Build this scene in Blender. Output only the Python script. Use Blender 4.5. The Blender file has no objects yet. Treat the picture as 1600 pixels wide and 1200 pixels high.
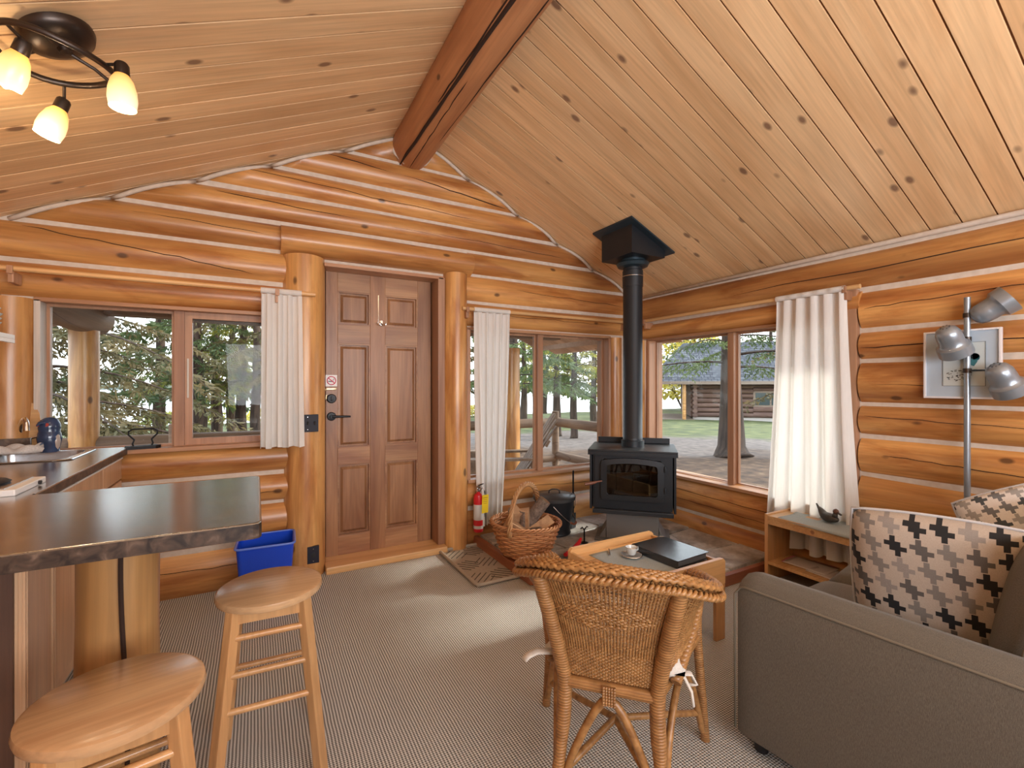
import bpy, bmesh, math, random
from math import sin, cos, pi, radians, sqrt, atan2
from mathutils import Vector, Matrix, Euler
import numpy as np
random.seed(7)
C = bpy.context.scene.collection
sc = bpy.context.scene

# ---------------------------------------------------------------- camera
cd = bpy.data.cameras.new('camera'); cam = bpy.data.objects.new('camera', cd); C.objects.link(cam)
cam.location = (-3.38, -3.55, 1.33); cam.rotation_euler = (radians(90), 0, radians(-29))
cd.sensor_width = 36; cd.lens = 16.22; cd.clip_start = .02; cd.clip_end = 800
sc.camera = cam

# ---------------------------------------------------------------- sky, sun, exposure
w = bpy.data.worlds.new('sky'); sc.world = w; w.use_nodes = True
wn = w.node_tree.nodes; wl = w.node_tree.links
bg = wn['Background']
tc = wn.new('ShaderNodeTexCoord'); sep = wn.new('ShaderNodeSeparateXYZ'); wl.new(tc.outputs['Generated'], sep.inputs[0])
rmp = wn.new('ShaderNodeValToRGB'); wl.new(sep.outputs['Z'], rmp.inputs['Fac'])
rmp.color_ramp.elements[0].position = 0.0; rmp.color_ramp.elements[0].color = (.96, .97, 1, 1)
rmp.color_ramp.elements[1].position = .9; rmp.color_ramp.elements[1].color = (.62, .78, 1, 1)
wl.new(rmp.outputs[0], bg.inputs['Color']); bg.inputs['Strength'].default_value = 3.9
def light(kind, name, loc, energy, color=(1, 1, 1), size=1, size_y=None, target=None, **kw):
    d = bpy.data.lights.new(name, kind); o = bpy.data.objects.new(name, d); C.objects.link(o)
    o.location = loc; d.energy = energy; d.color = color
    if kind == 'AREA':
        d.size = size
        if size_y: d.shape = 'RECTANGLE'; d.size_y = size_y
    elif kind in ('POINT', 'SPOT'): d.shadow_soft_size = size
    if target is not None: o.rotation_euler = (Vector(target) - Vector(loc)).to_track_quat('-Z', 'Y').to_euler()
    for k, v in kw.items(): setattr(d, k, v)
    return o
s = light('SUN', 'sun', (20, 5, 12), 4.6, (1, .92, .80)); s.data.angle = radians(6)
s.rotation_euler = Vector((-.86, .06, -.52)).to_track_quat('-Z', 'Y').to_euler()
# daylight portals in the three windows
for nm, loc, tg, sx, sy in (('portal', (-3.81, .2, 1.36), (-3.81, -1, 1.36), 1.2, .86), ('portal', (-1.08, .2, 1.16), (-1.08, -1, 1.16), 1.44, 1.24), ('portal', (.2, -1.13, 1.13), (-1, -1.13, 1.13), 1.7, 1.24)):
    p = light('AREA', nm, loc, 1, (1, 1, 1), sx, sy, tg); p.data.cycles.is_portal = True
# unseen fill lights added behind the camera to brighten ceiling and room
light('AREA', 'fill_light', (-2.6, -5.3, 1.5), 125, (.95, .97, 1), 2.4, 1.2, (-2.3, -2.6, 3.2))
light('AREA', 'front_fill_light', (-1.0, -5.3, 1.9), 22, (.95, .97, 1), 1.0, 1.0, (-1.0, -1.4, 1.6))
sc.view_settings.view_transform = 'Standard'; sc.view_settings.look = 'None'
sc.view_settings.exposure = .1; sc.view_settings.gamma = 1
sc.view_settings.use_curve_mapping = False
sc.cycles.max_bounces = 7; sc.cycles.transparent_max_bounces = 12; sc.cycles.sample_clamp_indirect = 4
sc.cycles.use_denoising = True

# ---------------------------------------------------------------- materials
class N:
    def __init__(s, name, **kw):
        s.m = bpy.data.materials.new(name); s.m.use_nodes = True
        s.n = s.m.node_tree.nodes; s.l = s.m.node_tree.links
        s.b = s.n['Principled BSDF']; s.out = s.n['Material Output']
        for k, v in kw.items(): s.set(s.b, k, v)
    def set(s, node, k, v):
        i = node.inputs[k]
        if hasattr(v, 'is_linked') or isinstance(v, bpy.types.NodeSocket): s.l.new(v, i)
        elif isinstance(v, tuple) and len(v) == 3 and i.type == 'RGBA': i.default_value = (*v, 1)
        else: i.default_value = v
    def nd(s, t, **kw):
        n = s.n.new('ShaderNode' + t)
        for k, v in kw.items():
            if k.startswith('i_'):
                k = k[2:]; s.set(n, int(k) if k.isdigit() else k.replace('_', ' '), v)
            else: setattr(n, k, v)
        return n
    def math(s, op, a, b=None, c=None, clamp=False):
        n = s.n.new('ShaderNodeMath'); n.operation = op; n.use_clamp = clamp
        for i, v in enumerate((a, b, c)):
            if v is not None: s.set(n, i, v)
        return n.outputs[0]
    def mix(s, f, a, b, mode='MIX'):
        n = s.n.new('ShaderNodeMix'); n.data_type = 'RGBA'; n.blend_type = mode
        for k, v in ((0, f), (6, a), (7, b)):
            if isinstance(v, tuple) and len(v) == 3: v = (*v, 1)
            s.set(n, k, v)
        return n.outputs[2]
    def ramp(s, f, *stops):
        n = s.n.new('ShaderNodeValToRGB'); s.l.new(f, n.inputs[0]); e = n.color_ramp.elements
        while len(e) < len(stops): e.new(.5)
        for x, (p, c) in zip(e, stops):
            x.position = p; x.color = (*c, 1) if isinstance(c, tuple) else (c, c, c, 1)
        return n.outputs[0]
    def coord(s, scale=(1, 1, 1), kind='Object', rand=True):
        t = s.nd('TexCoord'); v = t.outputs[kind]
        if rand:
            oi = s.nd('ObjectInfo'); vm = s.nd('VectorMath', operation='SCALE'); vm.inputs[0].default_value = (31.7, 17.3, 23.9)
            s.l.new(oi.outputs['Random'], vm.inputs['Scale']); va = s.nd('VectorMath', operation='ADD'); s.l.new(v, va.inputs[0]); s.l.new(vm.outputs[0], va.inputs[1]); v = va.outputs[0]
        mp = s.nd('Mapping'); s.l.new(v, mp.inputs[0]); mp.inputs['Scale'].default_value = scale
        return mp.outputs[0]
    def noise(s, v, scale, detail=3, dist=0, rough=.5):
        n = s.nd('TexNoise'); s.l.new(v, n.inputs['Vector']); n.inputs['Scale'].default_value = scale; n.inputs['Detail'].default_value = detail
        n.inputs['Distortion'].default_value = dist; n.inputs['Roughness'].default_value = rough
        return n.outputs[0]
    def bump(s, h, strength=.3, dist=.01):
        n = s.nd('Bump'); s.l.new(h, n.inputs['Height']); n.inputs['Strength'].default_value = strength; n.inputs['Distance'].default_value = dist
        s.l.new(n.outputs[0], s.b.inputs['Normal']); return s
def ax(a, l, c):  # scale along axis a is l, across is c
    return tuple(l if i == a else c for i in range(3))
def wood(name, light_c, dark_c, a=0, rough=.42, knots=.5, crack=0, grain=1.0, knot_c=(.06, .025, .012), var=.15, kscale=5, bump=.15, coat=0, blotch=0):
    m = N(name, Roughness=rough)
    if coat: m.b.inputs['Coat Weight'].default_value = coat; m.b.inputs['Coat Roughness'].default_value = .25
    big = m.noise(m.coord(ax(a, .7 * grain, 5 * grain)), 1.0, 3, 1.2)
    fine = m.noise(m.coord(ax(a, 2.5 * grain, 70 * grain)), 1.0, 4, .3)
    col = m.ramp(big, (.32, dark_c), (.62, light_c))
    col = m.mix(.35, col, m.ramp(fine, (.3, .55), (.65, 1.1)), 'MULTIPLY')
    if blotch:
        bl_ = m.noise(m.coord(ax(a, 1.6, 9)), 1.0, 5, .6, .6); col = m.mix(blotch, col, m.ramp(bl_, (.36, (.62, .42, .30)), (.52, (1, 1, 1))), 'MULTIPLY')
    if var:
        oi = m.nd('ObjectInfo'); hs = m.nd('HueSaturation'); m.l.new(col, hs.inputs['Color'])
        m.set(hs, 'Value', m.math('MULTIPLY_ADD', oi.outputs['Random'], var * 2, 1 - var)); col = hs.outputs[0]
    if knots:
        vo = m.nd('TexVoronoi'); m.l.new(m.coord(ax(a, kscale * .55, kscale)), vo.inputs['Vector']); vo.inputs['Scale'].default_value = 1
        k = m.ramp(vo.outputs['Distance'], (.055 * knots + .03, 1.0), (.10 * knots + .05, 0.0))
        col = m.mix(m.math('MULTIPLY', k, .8), col, knot_c)
    if crack:
        cn = m.noise(m.coord(ax(a, .35, 2.6)), 1.0, 1.5, .3)
        d = m.math('ABSOLUTE', m.math('SUBTRACT', cn, .5))
        k = m.ramp(d, (.0012 * crack, 1.0), (.004 * crack, 0.0))
        col = m.mix(m.math('MULTIPLY', k, .75), col, (.05, .02, .01))
    m.set(m.b, 'Base Color', col)
    if bump: m.bump(fine, bump, .004)
    return m.m
def plain(name, c, rough=.5, metal=0, noise=0, nscale=30, **kw):
    m = N(name, Roughness=rough, Metallic=metal, **kw)
    if noise:
        f = m.noise(m.coord(), nscale, 4)
        m.set(m.b, 'Base Color', m.mix(m.ramp(f, (.3, 0.0), (.7, 1.0)), tuple(x * (1 - noise) for x in c), tuple(min(1, x * (1 + noise)) for x in c)))
    else: m.b.inputs['Base Color'].default_value = (*c, 1)
    return m.m
LOG = wood('honey_log', (.70, .355, .115), (.40, .16, .048), 0, .34, .6, .0, coat=.3, blotch=.7, kscale=5.6)
POST = wood('honey_post_log', (.72, .38, .13), (.46, .20, .062), 0, .34, .6, .0, coat=.3, blotch=.6)
BEAM = wood('ridge_log', (.58, .27, .12), (.40, .155, .065), 0, .45, .3, 0)
PLANK = wood('pine_plank', (.84, .57, .32), (.73, .45, .23), 0, .36, 1.0, 0, knot_c=(.13, .06, .04), var=.1, kscale=6.5, coat=.15)
TRIMW = wood('cedar_trim', (.52, .29, .16), (.38, .18, .09), 0, .4, 0, 0)
JAMBW = wood('daylit_jamb_board', (.74, .68, .62), (.52, .44, .38), 2, .5, .3, 0)  # daylight on the left kitchen jamb put into a paler board colour
TRIMV = wood('cedar_trim_upright', (.48, .26, .15), (.34, .16, .085), 2, .4, 0, 0)
DOORV = wood('fir_door_upright', (.40, .205, .10), (.215, .092, .043), 2, .38, 0, 0, grain=1.3, var=.12)
DOORH = wood('fir_door_rail', (.42, .23, .115), (.28, .125, .062), 0, .38, 0, 0, grain=1.3, var=.1)
PINEX = wood('pale_pine', (.72, .44, .20), (.60, .31, .12), 0, .35, .25, 0, knot_c=(.25, .1, .05), coat=.2)
PINEZ = wood('pale_pine_upright', (.70, .42, .20), (.58, .30, .12), 2, .35, .25, 0, knot_c=(.25, .1, .05), coat=.2)
STOOLT = wood('stool_seat_wood', (.58, .37, .20), (.44, .245, .12), 0, .22, 0, 0, coat=.4)
STOOLL = wood('stool_leg_wood', (.60, .34, .15), (.50, .25, .10), 2, .3, 0, 0, coat=.3)
CAB = wood('maple_cabinet', (.70, .45, .27), (.62, .37, .21), 2, .35, 0, 0, var=.04)
CABSH = wood('cabinet_back_panel', (.13, .065, .04), (.09, .045, .03), 2, .5, 0, 0, var=.04)  # cabinet wood darkened: shade under the bar overhang put into its colour
GREYW = wood('weathered_log', (.30, .20, .13), (.17, .105, .07), 0, .7, .3, 1.5)
GREYD = wood('weathered_board', (.34, .25, .19), (.22, .15, .11), 0, .7, 0, 0)
FASC = wood('fascia_wood', (.62, .47, .38), (.50, .36, .28), 0, .7, 0, 0)  # sun bounce from below put into the paler fascia and soffit colours
SOFFIT = wood('soffit_plank', (.74, .52, .38), (.62, .40, .27), 0, .6, .3, 0)
SPLIT = wood('firewood_split', (.48, .30, .17), (.34, .19, .10), 0, .8, 0, 0, grain=2)
BARK = plain('firewood_bark', (.17, .125, .10), .9, 0, .45, 60)
m = N('chinking_mortar', Roughness=.85); f = m.noise(m.coord((1, 1, 1)), 25, 4)
m.set(m.b, 'Base Color', m.ramp(f, (.3, (.58, .49, .41)), (.7, (.68, .60, .52)))); m.bump(f, .3, .004); CHINK = m.m
BLACKM = plain('stove_black_steel', (.022, .026, .032), .42, .35, .15, 200)
BLACKP = plain('black_pipe_enamel', (.014, .018, .024), .45, .2)
DARKM = plain('dark_bronze_metal', (.06, .045, .038), .35, .8)
CAST = plain('cast_iron', (.02, .02, .022), .55, .5)
STEEL = plain('brushed_steel', (.55, .56, .58), .25, 1)
CHROME = plain('chrome', (.75, .76, .78), .08, 1)
LAMPM = plain('silver_lamp_paint', (.30, .34, .385), .3, .55)
LAMPI = plain('lamp_inner_white', (.75, .72, .68), .4)
GREYS = plain('stove_grey_pedestal', (.19, .185, .18), .5, .3)
WHITE = plain('white_paint', (.82, .80, .78), .4)
CERAM = plain('pale_ceramic', (.72, .78, .80), .15)
BLUEC = plain('cobalt_glazed_ceramic', (.035, .06, .13), .12, 0, .4, 12)
BROWNC = plain('brown_glaze', (.14, .06, .04), .15)
REDP = plain('red_plastic', (.62, .02, .03), .3)
BLACKR = plain('black_rubber', (.015, .015, .017), .6)
m = N('blue_plastic', Roughness=.25); m.set(m.b, 'Base Color', (.01, .065, .62)); m.b.inputs['Subsurface Weight'].default_value = 0; BLUEP = m.m
YELTAG = plain('yellow_tag_card', (.80, .58, .02), .5)
LABELW = plain('printed_label_silver', (.62, .62, .62), .4)
GREENP = plain('green_print', (.08, .35, .08), .5)
INK = plain('dark_ink', (.03, .03, .035), .6)
SKINP = plain('pale_tag_print', (.75, .72, .66), .5)
TRAYM = plain('taupe_boot_tray', (.40, .345, .28), .55, 0, .05, 50)
TRAYD = plain('boot_tray_groove', (.10, .085, .07), .7)
PAPERC = plain('grey_blue_place_cloth', (.36, .42, .44), .9, 0, .12, 220)
PAPERW = plain('glossy_paper', (.60, .55, .54), .18)
PAPERR = plain('magenta_printed_edge', (.50, .10, .20), .3)
MATB = plain('picture_mat', (.58, .65, .80), .6)
PRINTB = plain('picture_paper', (.74, .76, .80), .6)
SILV = plain('silver_frame', (.80, .80, .84), .3, .2)
TEAL = plain('teal_ink', (.05, .20, .24), .6)
BINDER = plain('black_leather_binder', (.022, .022, .024), .22, 0, .2, 160, **{'Coat Weight': .6, 'Coat Roughness': .2})
GOLDK = plain('key_tag_brass', (.60, .48, .28), .3, .8)
NAVYP = plain('dark_switch_plate', (.010, .010, .022), .6)
WICKB = wood('basket_wicker', (.62, .30, .13), (.38, .145, .055), 0, .5, 0, 0, var=.15, bump=0)
def cane(name, c1, c2, sc_):
    m = N(name, Roughness=.38); f = m.noise(m.coord((1, 1, 1)), sc_, 3)
    m.set(m.b, 'Base Color', m.ramp(f, (.3, c1), (.7, c2))); return m.m
RATTAN = cane('rattan_weave', (.21, .095, .03), (.42, .215, .075), 45)
def wrapped(name):
    m = N(name, Roughness=.38); v = m.coord((1, 1, 1))
    wv = m.nd('TexWave', wave_type='BANDS', bands_direction='Z'); m.l.new(v, wv.inputs['Vector']); wv.inputs['Scale'].default_value = 36; wv.inputs['Distortion'].default_value = 1.2
    f = m.noise(v, 30, 3)
    c = m.ramp(f, (.3, (.25, .115, .038)), (.7, (.42, .21, .075)))
    m.set(m.b, 'Base Color', m.mix(m.ramp(wv.outputs[0], (.0, .45), (.25, 0.0)), c, (.16, .06, .02))); m.bump(wv.outputs[0], .5, .003); return m.m
WRAP = wrapped('wrapped_rattan')
def fabric(name, c1, c2, s1=160, rough=.85, sheen=.3, dirn=(1, 1, 1)):
    m = N(name, Roughness=rough); m.b.inputs['Sheen Weight'].default_value = sheen
    v = m.coord(dirn); a = m.noise(m.coord((1, 8, 8)), s1, 2); b = m.noise(m.coord((8, 8, 1)), s1, 2)
    s_ = m.math('ADD', a, b); s_ = m.math('MULTIPLY', s_, .5)
    m.set(m.b, 'Base Color', m.ramp(s_, (.38, c1), (.62, c2))); m.bump(s_, .35, .002); return m.m
SOFA = fabric('taupe_linen_upholstery', (.07, .06, .047), (.15, .13, .104), 110, .75, .1)
PIPING = plain('taupe_piping', (.16, .135, .10), .8)
CUSH = fabric('cream_seat_pad', (.58, .53, .48), (.70, .66, .60), 60)
TOWEL = fabric('striped_tea_towel', (.40, .38, .38), (.70, .68, .66), 90)
TOWELB = plain('tea_towel_blue_stripe', (.10, .13, .22), .9)
m = N('white_voile_curtain', Roughness=.8); v = m.coord((1, 1, 1)); f = m.noise(m.coord((30, 30, 2)), 6, 3)
m.set(m.b, 'Base Color', m.ramp(f, (.3, (.86, .85, .83)), (.7, (.93, .92, .90))))
tl = m.nd('BsdfTranslucent'); tl.inputs[0].default_value = (.92, .91, .88, 1); mx = m.nd('MixShader'); mx.inputs[0].default_value = .3
m.l.new(m.b.outputs[0], mx.inputs[1]); m.l.new(tl.outputs[0], mx.inputs[2]); m.l.new(mx.outputs[0], m.out.inputs[0]); CURT = m.m
def glass(name, refl=.9, tint=(1, 1, 1)):
    m = N(name); tr = m.nd('BsdfTransparent'); tr.inputs[0].default_value = (*tint, 1); gl = m.nd('BsdfGlossy'); gl.inputs['Roughness'].default_value = .0
    fr = m.nd('Fresnel'); fr.inputs[0].default_value = 1.45; mx = m.nd('MixShader'); m.l.new(m.math('MULTIPLY', fr.outputs[0], refl), mx.inputs[0])
    m.l.new(tr.outputs[0], mx.inputs[1]); m.l.new(gl.outputs[0], mx.inputs[2]); m.l.new(mx.outputs[0], m.out.inputs[0]); return m.m
GLASS = glass('window_glass', .22, (.96, .98, .97))
STOVEG = glass('stove_door_glass', 1.6, (.25, .24, .23))
CUPG = glass('clear_cup_glass', 2.2, (.85, .88, .88))
# dark laminate worktop with stone-like mottling
m = N('mottled_laminate', Roughness=.23); f = m.noise(m.coord((1, 1, 1)), 14, 6, .8); g = m.noise(m.coord((1, 1, 1)), 60, 4)
c = m.ramp(f, (.3, (.045, .032, .026)), (.5, (.085, .058, .042)), (.7, (.17, .115, .08))); c = m.mix(.5, c, m.ramp(g, (.35, .5), (.65, 1.2)), 'MULTIPLY')
m.set(m.b, 'Base Color', c); m.b.inputs['Coat Weight'].default_value = 1; m.b.inputs['Coat IOR'].default_value = 2.0; m.b.inputs['Coat Roughness'].default_value = .2; LAM = m.m
m = N('laminate_edge', Roughness=.4); f = m.noise(m.coord((1, 1, 1)), 30, 6, .8); m.set(m.b, 'Base Color', m.ramp(f, (.35, (.018, .012, .010)), (.6, (.075, .048, .034)), (.75, (.16, .11, .08)))); LAME = m.m
# woven loop carpet
m = N('berber_carpet', Roughness=.95); v = m.coord((1, 1, 1), rand=False); sx = m.nd('SeparateXYZ'); m.l.new(v, sx.inputs[0])
wob = m.noise(v, 9, 2)
xx = m.math('ADD', sx.outputs[0], m.math('MULTIPLY', wob, .005))
row = m.math('SINE', m.math('MULTIPLY', xx, 2 * pi / .0115))
stitch = m.math('SINE', m.math('ADD', m.math('MULTIPLY', sx.outputs[1], 2 * pi / .0095), m.math('MULTIPLY', m.math('ABSOLUTE', row), 2.2)))
h = m.math('MULTIPLY_ADD', m.math('MULTIPLY', row, .52), 1, m.math('MULTIPLY', stitch, .48))
nz = m.noise(v, 420, 2); h2 = m.math('ADD', m.math('MULTIPLY_ADD', h, .5, .5), m.math('MULTIPLY_ADD', nz, .5, -.25))
c = m.ramp(h2, (.2, (.088, .085, .077)), (.45, (.34, .333, .312)), (.72, (.86, .85, .82)))
m.set(m.b, 'Base Color', c); m.bump(h2, .6, .006); CARPET = m.m
# flagstone
m = N('flagstone', Roughness=.45); v = m.coord(); f = m.noise(v, 5, 6, .8); g = m.noise(v, 34, 4)
c = m.ramp(f, (.3, (.20, .18, .16)), (.5, (.45, .43, .40)), (.72, (.74, .72, .70))); c = m.mix(.5, c, m.ramp(g, (.3, .55), (.6, 1.1)), 'MULTIPLY')
m.set(m.b, 'Base Color', c); m.bump(g, .4, .006); m.b.inputs['Roughness'].default_value = .32; STONE = m.m
# houndstooth cushion cover
def hound(name, ground, darks, s_=6.5):
    m = N(name, Roughness=.85); t = m.nd('TexCoord'); sx = m.nd('SeparateXYZ'); m.l.new(t.outputs['UV'], sx.inputs[0])
    u = m.math('MULTIPLY', sx.outputs[0], s_); vv = m.math('MULTIPLY', sx.outputs[1], s_)
    # offset every other row of motifs by a half repeat
    fl = m.math('FLOOR', vv); u2 = m.math('ADD', u, m.math('MULTIPLY', fl, .28))
    cu = m.math('SUBTRACT', u2, m.math('FLOOR', u2)); cv = m.math('SUBTRACT', vv, fl)
    def box(x0, x1, y0, y1):
        a = m.math('MULTIPLY', m.math('GREATER_THAN', cu, x0), m.math('LESS_THAN', cu, x1))
        b = m.math('MULTIPLY', m.math('GREATER_THAN', cv, y0), m.math('LESS_THAN', cv, y1)); return m.math('MULTIPLY', a, b)
    sh = box(.26, .70, .28, .72)
    for r in ((.04, .26, .50, .72), (.70, .94, .28, .50), (.26, .48, .72, .98), (.48, .70, .02, .28)): sh = m.math('MAXIMUM', sh, box(*r))
    cell = m.nd('CombineXYZ'); m.l.new(m.math('FLOOR', u2), cell.inputs[0]); m.l.new(fl, cell.inputs[1])
    wn_ = m.nd('TexWhiteNoise'); m.l.new(cell.outputs[0], wn_.inputs['Vector'])
    r = m.nd('ValToRGB'); m.l.new(wn_.outputs['Value'], r.inputs[0]); r.color_ramp.interpolation = 'CONSTANT'; e = r.color_ramp.elements
    while len(e) < len(darks): e.new(.5)
    for i, (x, c_) in enumerate(zip(e, darks)): x.position = i / len(darks); x.color = (*c_, 1)
    g = m.noise(m.coord((1, 1, 1)), 300, 2)
    col = m.mix(sh, ground, r.outputs[0]); col = m.mix(.3, col, m.ramp(g, (.3, .7), (.7, 1.1)), 'MULTIPLY'); m.set(m.b, 'Base Color', col); return m.m
HOUND1 = hound('houndstooth_beige', (.44, .37, .31), ((.012, .012, .014), (.10, .09, .085), (.012, .012, .014), (.20, .18, .165), (.27, .24, .22)), 7)
HOUND2 = hound('houndstooth_white', (.88, .88, .90), ((.03, .04, .05), (.20, .22, .25), (.42, .43, .45), (.08, .10, .12)), 7)
# outdoors
m = N('yard_ground', Roughness=.95); t = m.nd('NewGeometry'); sub = m.nd('VectorMath', operation='SUBTRACT'); m.l.new(t.outputs['Position'], sub.inputs[0]); sub.inputs[1].default_value = (-3.4, -3.5, 0)
ln = m.nd('VectorMath', operation='LENGTH'); m.l.new(sub.outputs[0], ln.inputs[0])
pn = m.nd('Mapping'); m.l.new(t.outputs['Position'], pn.inputs[0]); n1 = m.noise(pn.outputs[0], .35, 3); n2 = m.noise(pn.outputs[0], 5, 6); n3 = m.noise(pn.outputs[0], 1.6, 4)
dist = m.math('ADD', ln.outputs['Value'], m.math('MULTIPLY_ADD', n1, 6, -3))
litter = m.ramp(n2, (.3, (.04, .018, .008)), (.55, (.105, .052, .024)), (.75, (.19, .112, .06)))
grav = m.ramp(n2, (.3, (.085, .06, .05)), (.7, (.19, .145, .122)))
grass = m.ramp(n3, (.35, (.05, .06, .014)), (.6, (.11, .115, .028)), (.75, (.19, .16, .06)))
def stp(a, b): return m.ramp(m.math('DIVIDE', dist, 60), (a / 60, 0.0), (b / 60, 1.0))
c = m.mix(stp(12, 13.5), litter, grav); c = m.mix(stp(17, 18), c, grass)
m.set(m.b, 'Base Color', c); GROUND = m.m
m = N('lake_water', Roughness=.12); m.set(m.b, 'Base Color', (.30, .36, .40)); m.b.inputs['Specular IOR Level'].default_value = .8; v = m.coord((.3, 1, 1), rand=False); m.bump(m.noise(v, 2, 3), .25, .1); WATER = m.m
def leafm(name, c1, c2):
    m = N(name, Roughness=.7); oi = m.nd('NewGeometry'); mp = m.nd('Mapping'); m.l.new(oi.outputs['Position'], mp.inputs[0]); f = m.noise(mp.outputs[0], 1.6, 4)
    col = m.ramp(f, (.35, c1), (.65, c2)); m.set(m.b, 'Base Color', col)
    tl = m.nd('BsdfTranslucent'); m.l.new(col, tl.inputs[0]); mx = m.nd('MixShader'); mx.inputs[0].default_value = .4
    m.l.new(m.b.outputs[0], mx.inputs[1]); m.l.new(tl.outputs[0], mx.inputs[2]); m.l.new(mx.outputs[0], m.out.inputs[0]); return m.m
SPRUCE = leafm('spruce_needles', (.06, .09, .035), (.16, .20, .065))
SPRUCEB = leafm('browning_spruce_needles', (.07, .075, .03), (.23, .165, .07))
OLIVE = leafm('olive_needles', (.12, .15, .035), (.44, .40, .08))
YELLOW = leafm('yellow_leaves', (.45, .36, .05), (.75, .62, .12))
FARG = leafm('far_forest', (.16, .19, .15), (.26, .27, .19))  # distance haze put into these paler far shore tree colours
TRUNK = wood('tree_bark', (.095, .06, .042), (.032, .021, .015), 2, .95, 0, 3, grain=1.5)
SHING = N('grey_shingles', Roughness=1.0, **{'Specular IOR Level': .1}); m = SHING; v = m.coord((1, 1, 1), rand=False)
br = m.nd('TexBrick'); m.l.new(v, br.inputs['Vector']); br.inputs['Scale'].default_value = 1; br.inputs['Brick Width'].default_value = .33; br.inputs['Row Height'].default_value = .22; br.inputs['Mortar Size'].default_value = .025
br.inputs['Color1'].default_value = (.075, .073, .078, 1); br.inputs['Color2'].default_value = (.13, .127, .132, 1); br.inputs['Mortar'].default_value = (.05, .05, .06, 1); m.set(m.b, 'Base Color', br.outputs[0]); SHING = m.m
def emis(name, c, st):
    m = N(name); m.set(m.b, 'Base Color', c); m.set(m.b, 'Emission Color', c); m.b.inputs['Emission Strength'].default_value = st; return m.m
BULB = emis('lit_bulb', (1, .86, .62), 9)
m = N('amber_shade_glass', Roughness=.3); v = m.nd('TexCoord'); sx = m.nd('SeparateXYZ'); m.l.new(v.outputs['Generated'], sx.inputs[0])
c = m.ramp(sx.outputs[2], (.0, (.92, .42, .08)), (.5, (1, .68, .30)), (1, (1, .86, .62))); m.set(m.b, 'Base Color', c); m.set(m.b, 'Emission Color', c); m.b.inputs['Emission Strength'].default_value = .6; SHADE = m.m

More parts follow.
